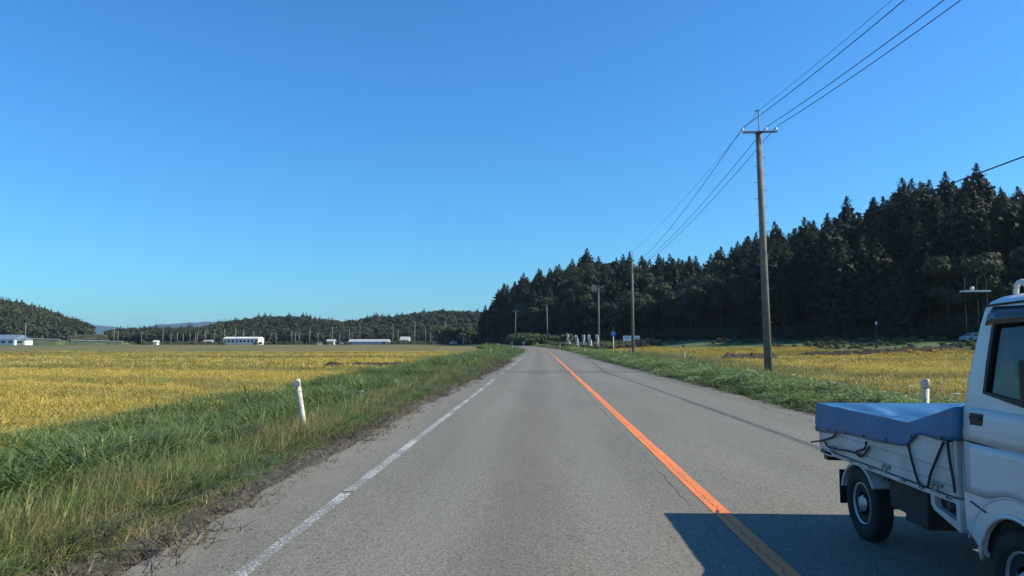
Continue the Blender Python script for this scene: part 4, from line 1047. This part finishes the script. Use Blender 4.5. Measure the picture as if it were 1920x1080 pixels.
for s in (-1, 1):
    zs = np.linspace(1.156, 1.659, 14); V = []
    for z in zs:
        a, b_ = inrow(WIN, z)
        for t in range(5): V.append(onside(a+(b_-a)*t/4, z, -.016, s))
    m = mesh('side_window', V, [(5*i+j, 5*i+j+1, 5*i+j+6, 5*i+j+5) for i in range(13) for j in range(4)], True)
    wd_ = link('side_window', m, M_glass, truck); link('window_seal', seal(WIN, s), M_black, wd_)
    V = []
    for i in range(9):
        t = i/8; y = -.805-.63*t
        V += [onside(y, 1.705-.01*t, .004, s), onside(y, 1.66, .028, s), onside(y-.0, 1.60+.012*math.sin(t*3), .034, s)]
    m = mesh('rain_visor', V, [(3*i+j, 3*i+j+1, 3*i+j+4, 3*i+j+3) for i in range(8) for j in range(2)], True)
    v_ = link('rain_visor', m, M_visor, truck); v_.modifiers.new('t', 'SOLIDIFY').thickness = .006
    # door: two skins with a crease between, standing 6 mm proud
    V = []; Fc = []
    for (z0, z1, n_) in ((.655, .938, 6), (.950, 1.135, 4)):
        for i in range(n_+1):
            z = z0+(z1-z0)*i/n_
            for j in range(11):
                y = -.635-.90*j/10; zz = z
                if z0 < .7:                                  # lower edge rides up over the arch
                    lo = .655+.0*j; d_ = abs(y+1.05)
                    lo = max(lo, .275+math.sqrt(max(.43**2-d_*d_, 0)))
                    zz = lo+(.938-lo)*i/n_
                V.append(onside(y, zz, .007 if 0 < i < n_ and 0 < j < 10 else .003, s))
        b0_ = len(V)-(n_+1)*11
        Fc += [(b0_+11*i+j, b0_+11*i+j+1, b0_+11*i+j+12, b0_+11*i+j+11) for i in range(n_) for j in range(10)]
    m = mesh('door', V, Fc, True); d_ = link('door', m, M_white, truck)
    md = d_.modifiers.new('t', 'SOLIDIFY'); md.thickness = .008; md.offset = -1 if s > 0 else 1
    bm = bmesh.new(); x = s*(cw(1.07)+.006)
    box(bm, (x+s*.005, -.765, 1.072), (.012, .125, .075), bev=.005); part('handle_recess', bm, M_black, d_)
    bm = bmesh.new(); box(bm, (x+s*.016, -.765, 1.083), (.012, .10, .018), bev=.004); part('handle', bm, M_black, d_)
    bm = bmesh.new(); tube(bm, [(x-s*.005, -.735, .90), (x+s*.008, -.735, .90)], .014, 12); part('keyhole', bm, M_galv, d_)
    bm = bmesh.new(); tube(bm, [onside(-.60, .950, .003, s), onside(-.64, .950, .004, s)]+[onside(-.64-.1*k, .944-.003*k, .003, s) for k in range(1, 11)], .0055, 5); tube(bm, [onside(-.622, z_, .0035, s) for z_ in (.655, .8, .93, .95, 1.05, 1.14)], .004, 5); part('belt_seam', bm, M_black, truck)
    bm = bmesh.new(); tube(bm, [onside(-.70, 1.712, .004, s), onside(-1.05, 1.722, .004, s), onside(-1.42, 1.708, .004, s)], .007, 6); part('roof_gutter', bm, M_black, truck)
    bm = bmesh.new(); a = onside(-.66, .605, .003, s); b_ = onside(-.80, .575, .003, s); tube(bm, [a, b_], .005, 5); part('panel_slit', bm, M_black, truck)
    # wheel-arch lip
    bm = bmesh.new(); pts = [onside(-1.05+.335*math.cos(a), .265+.335*math.sin(a), .004, s) for a in [R(6+ 168*k/18) for k in range(19)]]
    tube(bm, pts, .013, 6); part('arch_lip', bm, M_white, truck, True)
    bm = bmesh.new(); pts = [onside(-1.05+.46*math.cos(a), .235+.46*math.sin(a), -.005, s) for a in [R(20+ 140*k/18) for k in range(19)]]
    tube(bm, pts, .011, 6); part('arch_crease', bm, M_white, truck, True)
    bm = bmesh.new(); tube(bm, [(s*.77, -1.50, 1.22), (s*.90, -1.56, 1.30)], .012, 6); part('mirror_arm', bm, M_black, truck)
    bm = bmesh.new(); box(bm, (s*.93, -1.56, 1.32), (.14, .05, .22), bev=.02); part('mirror', bm, M_black, truck)
    bm = bmesh.new(); box(bm, (s*.56, -1.776, .70), (.24, .03, .16), bev=.012); part('headlight', bm, M_porc, truck)
    bm = bmesh.new(); pts = [(s*.50, -.82+.05*math.cos(a), 1.785+.06*math.sin(a)) for a in [R(180*k/10) for k in range(11)]]
    tube(bm, [(s*.50, -.77, 1.72)]+pts+[(s*.50, -.87, 1.72)], .015, 8); part('roof_loop', bm, M_white, truck, True)
bm = bmesh.new(); V = [bm.verts.new(p) for p in ((-.60, -1.672, 1.15), (.60, -1.672, 1.15), (.54, -1.468, 1.63), (-.54, -1.468, 1.63))]; bm.faces.new(V); part('windscreen', bm, M_glass, truck)
bm = bmesh.new(); V = [bm.verts.new(p) for p in ((-.555, -.605, 1.19), (.555, -.605, 1.19), (.505, -.68, 1.61), (-.505, -.68, 1.61))]; bm.faces.new(V); part('rear_window', bm, M_glass, truck)
bm = bmesh.new(); boxr(bm, (-.69, -1.72, .30), (.69, -.62, .52)); boxr(bm, (-.69, -1.45, .52), (.69, -.62, .62)); part('cab_floor', bm, M_under, truck)
for s in (-1, 1):
    bm = bmesh.new(); boxr(bm, (s*.36-.25, -1.15, .62), (s*.36+.25, -.70, .78), .04); box(bm, (s*.36, -.74, 1.02), (.48, .10, .5), Matrix.Rotation(-.12, 3, 'X'), .04)
    st = part('seat', bm, M_seat, truck); bm = bmesh.new(); box(bm, (s*.36, -.735, 1.37), (.27, .09, .17), bev=.035); part('headrest', bm, M_seat, st)
bm = bmesh.new(); pts = [(-.36+.18*math.cos(a), -1.33-.05*math.sin(a), 1.02+.17*math.sin(a)) for a in [R(20*k) for k in range(19)]]; tube(bm, pts, .012, 6); tube(bm, [(-.36, -1.33, 1.02), (-.36, -1.62, .85)], .02, 6); part('steering_wheel', bm, M_black, truck)
bm = bmesh.new(); boxr(bm, (-.66, -1.66, .80), (.66, -1.48, 1.06), .03); part('dashboard', bm, M_black, truck)
bm = bmesh.new(); boxr(bm, (-.72, -1.83, .33), (.72, -1.74, .50), .03); part('front_bumper', bm, M_white, truck)
bm = bmesh.new(); boxr(bm, (-.24, -1.79, .84), (.24, -1.775, .92), .005); part('grille', bm, M_black, truck)
# load bed
bm = bmesh.new(); boxr(bm, (-.705, -.50, .585), (.705, 1.60, .625)); part('bed_floor', bm, M_bed, truck)
def gate(name, horiz, a, b_, s):
    bm = bmesh.new()
    for (z0, z1, o_) in ((.600, .652, .0), (.652, .662, -.008), (.662, .742, -.002), (.742, .752, -.009), (.752, .895, 0), (.895, .915, .006)):
        if horiz: boxr(bm, (s*(.715), a, z0), (s*(.740+o_), b_, z1))
        else: boxr(bm, (a, s*.0+1.60, z0), (b_, 1.625+o_, z1))
    return part(name, bm, M_whiteold2, truck)
for s in (-1, 1):
    g_ = gate('side_gate', True, -.50, 1.60, s)
    for y in (-.32, .35, 1.28):
        bm = bmesh.new(); boxr(bm, (s*.740, y-.055, .625), (s*.752, y+.055, .648), .003); tube(bm, [(s*.758, y-.03, .63), (s*.762, y-.03, .60), (s*.762, y+.03, .60), (s*.758, y+.03, .63)], .007, 6); part('gate_latch', bm, M_galv, g_)
    for y in (-.44, -.12, .12, .62, .95, 1.5):
        bm = bmesh.new(); tube(bm, [(s*.735, y-.025, .596), (s*.748, y-.02, .575), (s*.748, y+.02, .575), (s*.735, y+.025, .596)], .005, 5); part('rope_hook', bm, M_galv, g_)
    bm = bmesh.new(); boxr(bm, (s*.69, -.50, .555), (s*.735, 1.60, .583), .004); part('side_rail', bm, M_whiteold2, truck)
    bm = bmesh.new(); boxr(bm, (s*.70, -.535, .60), (s*.742, -.505, .98), .006); part('corner_post', bm, M_whiteold2, truck)
gate('tail_gate', False, -.735, .735, 1)
bm = bmesh.new(); boxr(bm, (-.70, -.53, .60), (.70, -.507, .97)); part('head_board', bm, M_whiteold2, truck)
bm = bmesh.new()
for s in (-1, 1): boxr(bm, (s*.36-.035, -1.6, .42), (s*.36+.035, 1.56, .50))
for y in (-.4, .1, .55, 1.1, 1.5): boxr(bm, (-.66, y-.03, .502), (.66, y+.03, .583))
part('chassis', bm, M_under, truck)
bm = bmesh.new(); tube(bm, [(-.62, .86, .272), (.62, .86, .272)], .045, 10); bmesh.ops.create_icosphere(bm, subdivisions=2, radius=.12, matrix=Matrix.Translation((0, .86, .272))); tube(bm, [(-.62, -1.05, .272), (.62, -1.05, .272)], .03, 8); part('axle', bm, M_under, truck, True)
def lathe(bm, prof, cx, cy, cz, s, n_=36):
    rg = []
    for (x, r_) in prof: rg.append([bm.verts.new((cx+s*x, cy+r_*math.cos(2*math.pi*k/n_), cz+r_*math.sin(2*math.pi*k/n_))) for k in range(n_)])
    for a, b_ in zip(rg[:-1], rg[1:]):
        for k in range(n_): bm.faces.new((a[k], a[(k+1) % n_], b_[(k+1) % n_], b_[k]))
    bm.faces.new(rg[0]); bm.faces.new(rg[-1][::-1])
for (y, s) in ((.86, -1), (.86, 1), (-1.05, -1), (-1.05, 1)):
    wx = .725; r_ = .272
    bm = bmesh.new(); lathe(bm, [(-.15, .15), (-.15, .23), (-.135, .262), (-.11, r_), (-.04, r_), (-.012, .262), (-.002, .24), (.002, .20), (-.012, .168), (-.03, .16)], s*wx, y, r_, s)
    for k in range(36):   # tread blocks
        a = 2*math.pi*k/36
        for xo in (-.105, -.045):
            box(bm, (s*(wx+xo), y+(r_+.001)*math.cos(a+xo), r_+(r_+.001)*math.sin(a+xo)), (.045, .010, .026), Matrix.Rotation(a+xo, 3, 'X'))
    wt = part('wheel', bm, M_rubber, truck, False)
    for p in wt.data.polygons: p.use_smooth = p.index < 36*9
    bm = bmesh.new(); lathe(bm, [(-.06, .155), (-.018, .160), (-.014, .152), (-.045, .142), (-.052, .120), (-.030, .085), (-.030, .06), (-.012, .05), (-.012, .002)], s*wx, y, r_, s)
    rim = part('rim', bm, M_steel, wt, True)
    bm = bmesh.new()
    for k in range(12): a = 2*math.pi*k/12; tube(bm, [(s*(wx-.046), y+.118*math.cos(a), r_+.118*math.sin(a)), (s*(wx-.040), y+.118*math.cos(a), r_+.118*math.sin(a))], .013, 8)
    part('vent_hole', bm, M_black, rim)
    for k in range(4):
        a = 2*math.pi*k/4+.4; bm = bmesh.new(); tube(bm, [(s*(wx-.032), y+.066*math.cos(a), r_+.066*math.sin(a)), (s*(wx-.016), y+.066*math.cos(a), r_+.066*math.sin(a))], .010, 6); part('wheel_nut', bm, M_galv, rim)
for s in (-1, 1):
    bm = bmesh.new(); aa = [R(34+128*k/14) for k in range(15)]; V = []
    for rr, x0 in ((.325, .52), (.325, .738), (.305, .738), (.305, .52)): V.append([bm.verts.new((s*x0, .86-rr*math.cos(a), .255+rr*math.sin(a))) for a in aa])
    for i in range(4):
        for k in range(14): bm.faces.new((V[i][k], V[(i+1) % 4][k], V[(i+1) % 4][k+1], V[i][k+1]))
    part('rear_mudguard', bm, M_whiteold2, truck, False)
    bm = bmesh.new(); boxr(bm, (s*.54, 1.20, .20), (s*.735, 1.212, .47)); part('mud_flap', bm, M_rubber, truck)
    bm = bmesh.new(); boxr(bm, (s*.47, 1.47, .50), (s*.725, 1.56, .605), .01); lm = part('tail_lamp', bm, M_black, truck)
    bm = bmesh.new(); boxr(bm, (s*.49, 1.561, .515), (s*.60, 1.572, .59)); part('red_lens', bm, M_red, lm); bm = bmesh.new(); boxr(bm, (s*.61, 1.561, .515), (s*.70, 1.572, .59)); part('orange_lens', bm, M_orangel, lm)
    bm = bmesh.new(); boxr(bm, (s*.70, 1.36, .545), (s*.735, 1.60, .600), .004); part('lamp_bracket', bm, M_whiteold2, truck)
bm = bmesh.new(); boxr(bm, (-.70, -.10, .30), (-.42, .20, .57), .015); boxr(bm, (-.69, .21, .34), (-.42, .44, .57), .015); part('battery_box', bm, M_under, truck)
bm = bmesh.new(); boxr(bm, (.40, -.10, .29), (.68, .42, .56), .03); part('fuel_tank', bm, M_under, truck)
# pale frame with a dark opening between bed and cab
def frame_part():
    bm = bmesh.new(); o_ = [(-.545, .40), (-.26, .47), (-.225, .50), (-.225, .585), (-.545, .585)]; i_ = [(-.505, .455), (-.285, .495), (-.27, .515), (-.27, .56), (-.505, .56)]
    for x0, x1 in ((-.74, -.70),):
        A = [bm.verts.new((x0, y, z)) for y, z in o_]; B = [bm.verts.new((x0, y, z)) for y, z in i_]; A2 = [bm.verts.new((x1, y, z)) for y, z in o_]; B2 = [bm.verts.new((x1, y, z)) for y, z in i_]
        for k in range(5):
            q = (k+1) % 5; bm.faces.new((A[k], A[q], B[q], B[k])); bm.faces.new((A2[k], A2[q], B2[q], B2[k])); bm.faces.new((A[k], A[q], A2[q], A2[k])); bm.faces.new((B[k], B[q], B2[q], B2[k]))
    fr_ = part('side_frame', bm, M_whiteold2, truck)
    bm = bmesh.new(); boxr(bm, (-.698, -.54, .44), (-.66, -.23, .575)); part('dark_panel', bm, M_black, fr_)
    bm = bmesh.new(); tube(bm, [(-.70, -.46, .53), (-.752, -.46, .53)], .028, 14); part('filler_cap', bm, M_black, fr_, True)
frame_part()
# tarpaulin over the load
bm = bmesh.new(); nx, ny = 34, 54; gx = np.linspace(-.752, .752, nx); gy = np.linspace(-.56, 1.632, ny)
def rimz(y): return .978+.15*max(0, min(1, (.0-y)/.56))
TV = {}
def nz(x, y, s_, k=0): return mnoise.noise(Vector((x*s_, y*s_, k)))
for i, x in enumerate(gx):
    for j, y in enumerate(gy):
        e = min(1, (.752-abs(x))/.25, (1.632-y)/.3 if y > 0 else 1); e = max(0, e)
        sag = .115*math.sin(min(1, max(0, (1.632-y)/1.5))*math.pi)*e
        wr_ = (.030*(1-4*abs(nz(x*.8+y*.5, y*.35-x*.6, 2.6, 21)))+.034*nz(x*1.4+y*1.1, y*.5-x*.4, 3.3)+.016*nz(x, y*2.0, 7, 3)+.008*nz(x, y, 17, 5))*e
        diag = .065*math.exp(-((x*.8+y-.75)/.10)**2)*e
        TV[i, j] = bm.verts.new((x, y, rimz(y)-sag+wr_+diag+(.005*nz(0, y, 5))*(1-e)))
for i in range(nx-1):
    for j in range(ny-1): bm.faces.new((TV[i, j], TV[i+1, j], TV[i+1, j+1], TV[i, j+1]))
HEM = [(-.56, .93), (-.40, .905), (-.13, .917), (-.04, .86), (.03, .822), (.6, .79), (1.1, .765), (1.632, .735)]
def skirt(idx, fn):
    prev = [TV[k] for k in idx]
    for r_ in range(1, 7):
        cur = []
        for k in idx:
            v = TV[k].co; zb_ = fn(v); t = r_/6; n_ = Vector((0, 0, 0))
            if abs(abs(v.x)-.752) < .001: n_.x = math.copysign(1, v.x)
            if v.y > 1.63: n_.y = 1
            out = (.006+.010*nz(v.x+v.y*1.2, t*.8, 1.8, 9)+.008*math.sin(t*3.1))*t
            cur.append(bm.verts.new((v.x+n_.x*out, v.y+n_.y*out, v.z+(zb_-v.z)*t)))
        for a in range(len(idx)-1): bm.faces.new((prev[a], prev[a+1], cur[a+1], cur[a]))
        prev = cur
fs = lambda v: fz(HEM, v.y)+.006*math.sin(v.y*5+v.x*4)
skirt([(0, j) for j in range(ny)]+[(i, ny-1) for i in range(1, nx)]+[(nx-1, j) for j in range(ny-2, -1, -1)], fs)
skirt([(i, 0) for i in range(nx)], lambda v: .93)
tarp = link('tarpaulin', bm_mesh('tarpaulin', bm, True), M_tarp); tarp.data.set_sharp_from_angle(angle=R(42)); tarp.location = TO; tag(tarp, 'blue tarpaulin pulled over the load of the white truck and tied down', 'tarpaulin')
tarp.modifiers.new('t', 'SOLIDIFY').thickness = .003
for k, y in enumerate((-.42, -.06, .30, .66, 1.0, 1.34, 1.6)):
    for s in (-1, 1):
        zc = fz(HEM, y)+.022; bm = bmesh.new(); tube(bm, [(s*.766, y, zc), (s*.776, y, zc)], .011, 10); part('eyelet', bm, M_galv, tarp)
# load under the sheet
bm = bmesh.new(); boxr(bm, (-.66, -.44, .63), (.66, .0, .90), .02); boxr(bm, (-.6, .1, .63), (.6, 1.5, .78), .02); part('load_box', bm, M_under, tarp)
for pl in (((1702, 832), (1711, 868), (1721, 902), (1731, 912)), ((1769, 829), (1757, 858), (1745, 888), (1740, 912)), ((1776, 826), (1780, 860), (1787, 898), (1790, 924)),
           ((1570, 806), (1563, 818), (1545, 825), (1521, 829)), ((1624, 828), (1621, 841), (1605, 847), (1613, 856), (1622, 850), (1630, 838)),
           ((1547, 829), (1553, 838), (1572, 843), (1592, 846), (1612, 853))):
    P_ = [rel(atX(px, py, 2.425)) for px, py in pl]; Q = []
    for a in range(len(P_)-1):
        p0_, p1_, p2_, p3_ = P_[max(a-1, 0)], P_[a], P_[a+1], P_[min(a+2, len(P_)-1)]
        for k in range(6):
            t = k/6; Q.append(.5*((2*p1_)+(p2_-p0_)*t+(2*p0_-5*p1_+4*p2_-p3_)*t*t+(3*p1_-p0_-3*p2_+p3_)*t**3))
    Q.append(P_[-1]); bm = bmesh.new(); tube(bm, Q, .008, 7); part('tie_strap', bm, M_rope, tarp, True)

# ------------------------------------------------------------ the air over the plain
bm = bmesh.new(); boxr(bm, (-6200, -300, -30), (4200, 6500, 230)); hz = link('haze', bm_mesh('haze', bm)); tag(hz, kind='stuff')
m = bpy.data.materials.new('haze_air'); m.use_nodes = True; nt = m.node_tree; nt.nodes.clear()
pv = nt.nodes.new('ShaderNodeVolumePrincipled'); pv.inputs['Density'].default_value = .00007; pv.inputs['Color'].default_value = (.62, .78, 1, 1); pv.inputs['Anisotropy'].default_value = .2
mo = nt.nodes.new('ShaderNodeOutputMaterial'); nt.links.new(pv.outputs[0], mo.inputs['Volume']); hz.data.materials.append(m)
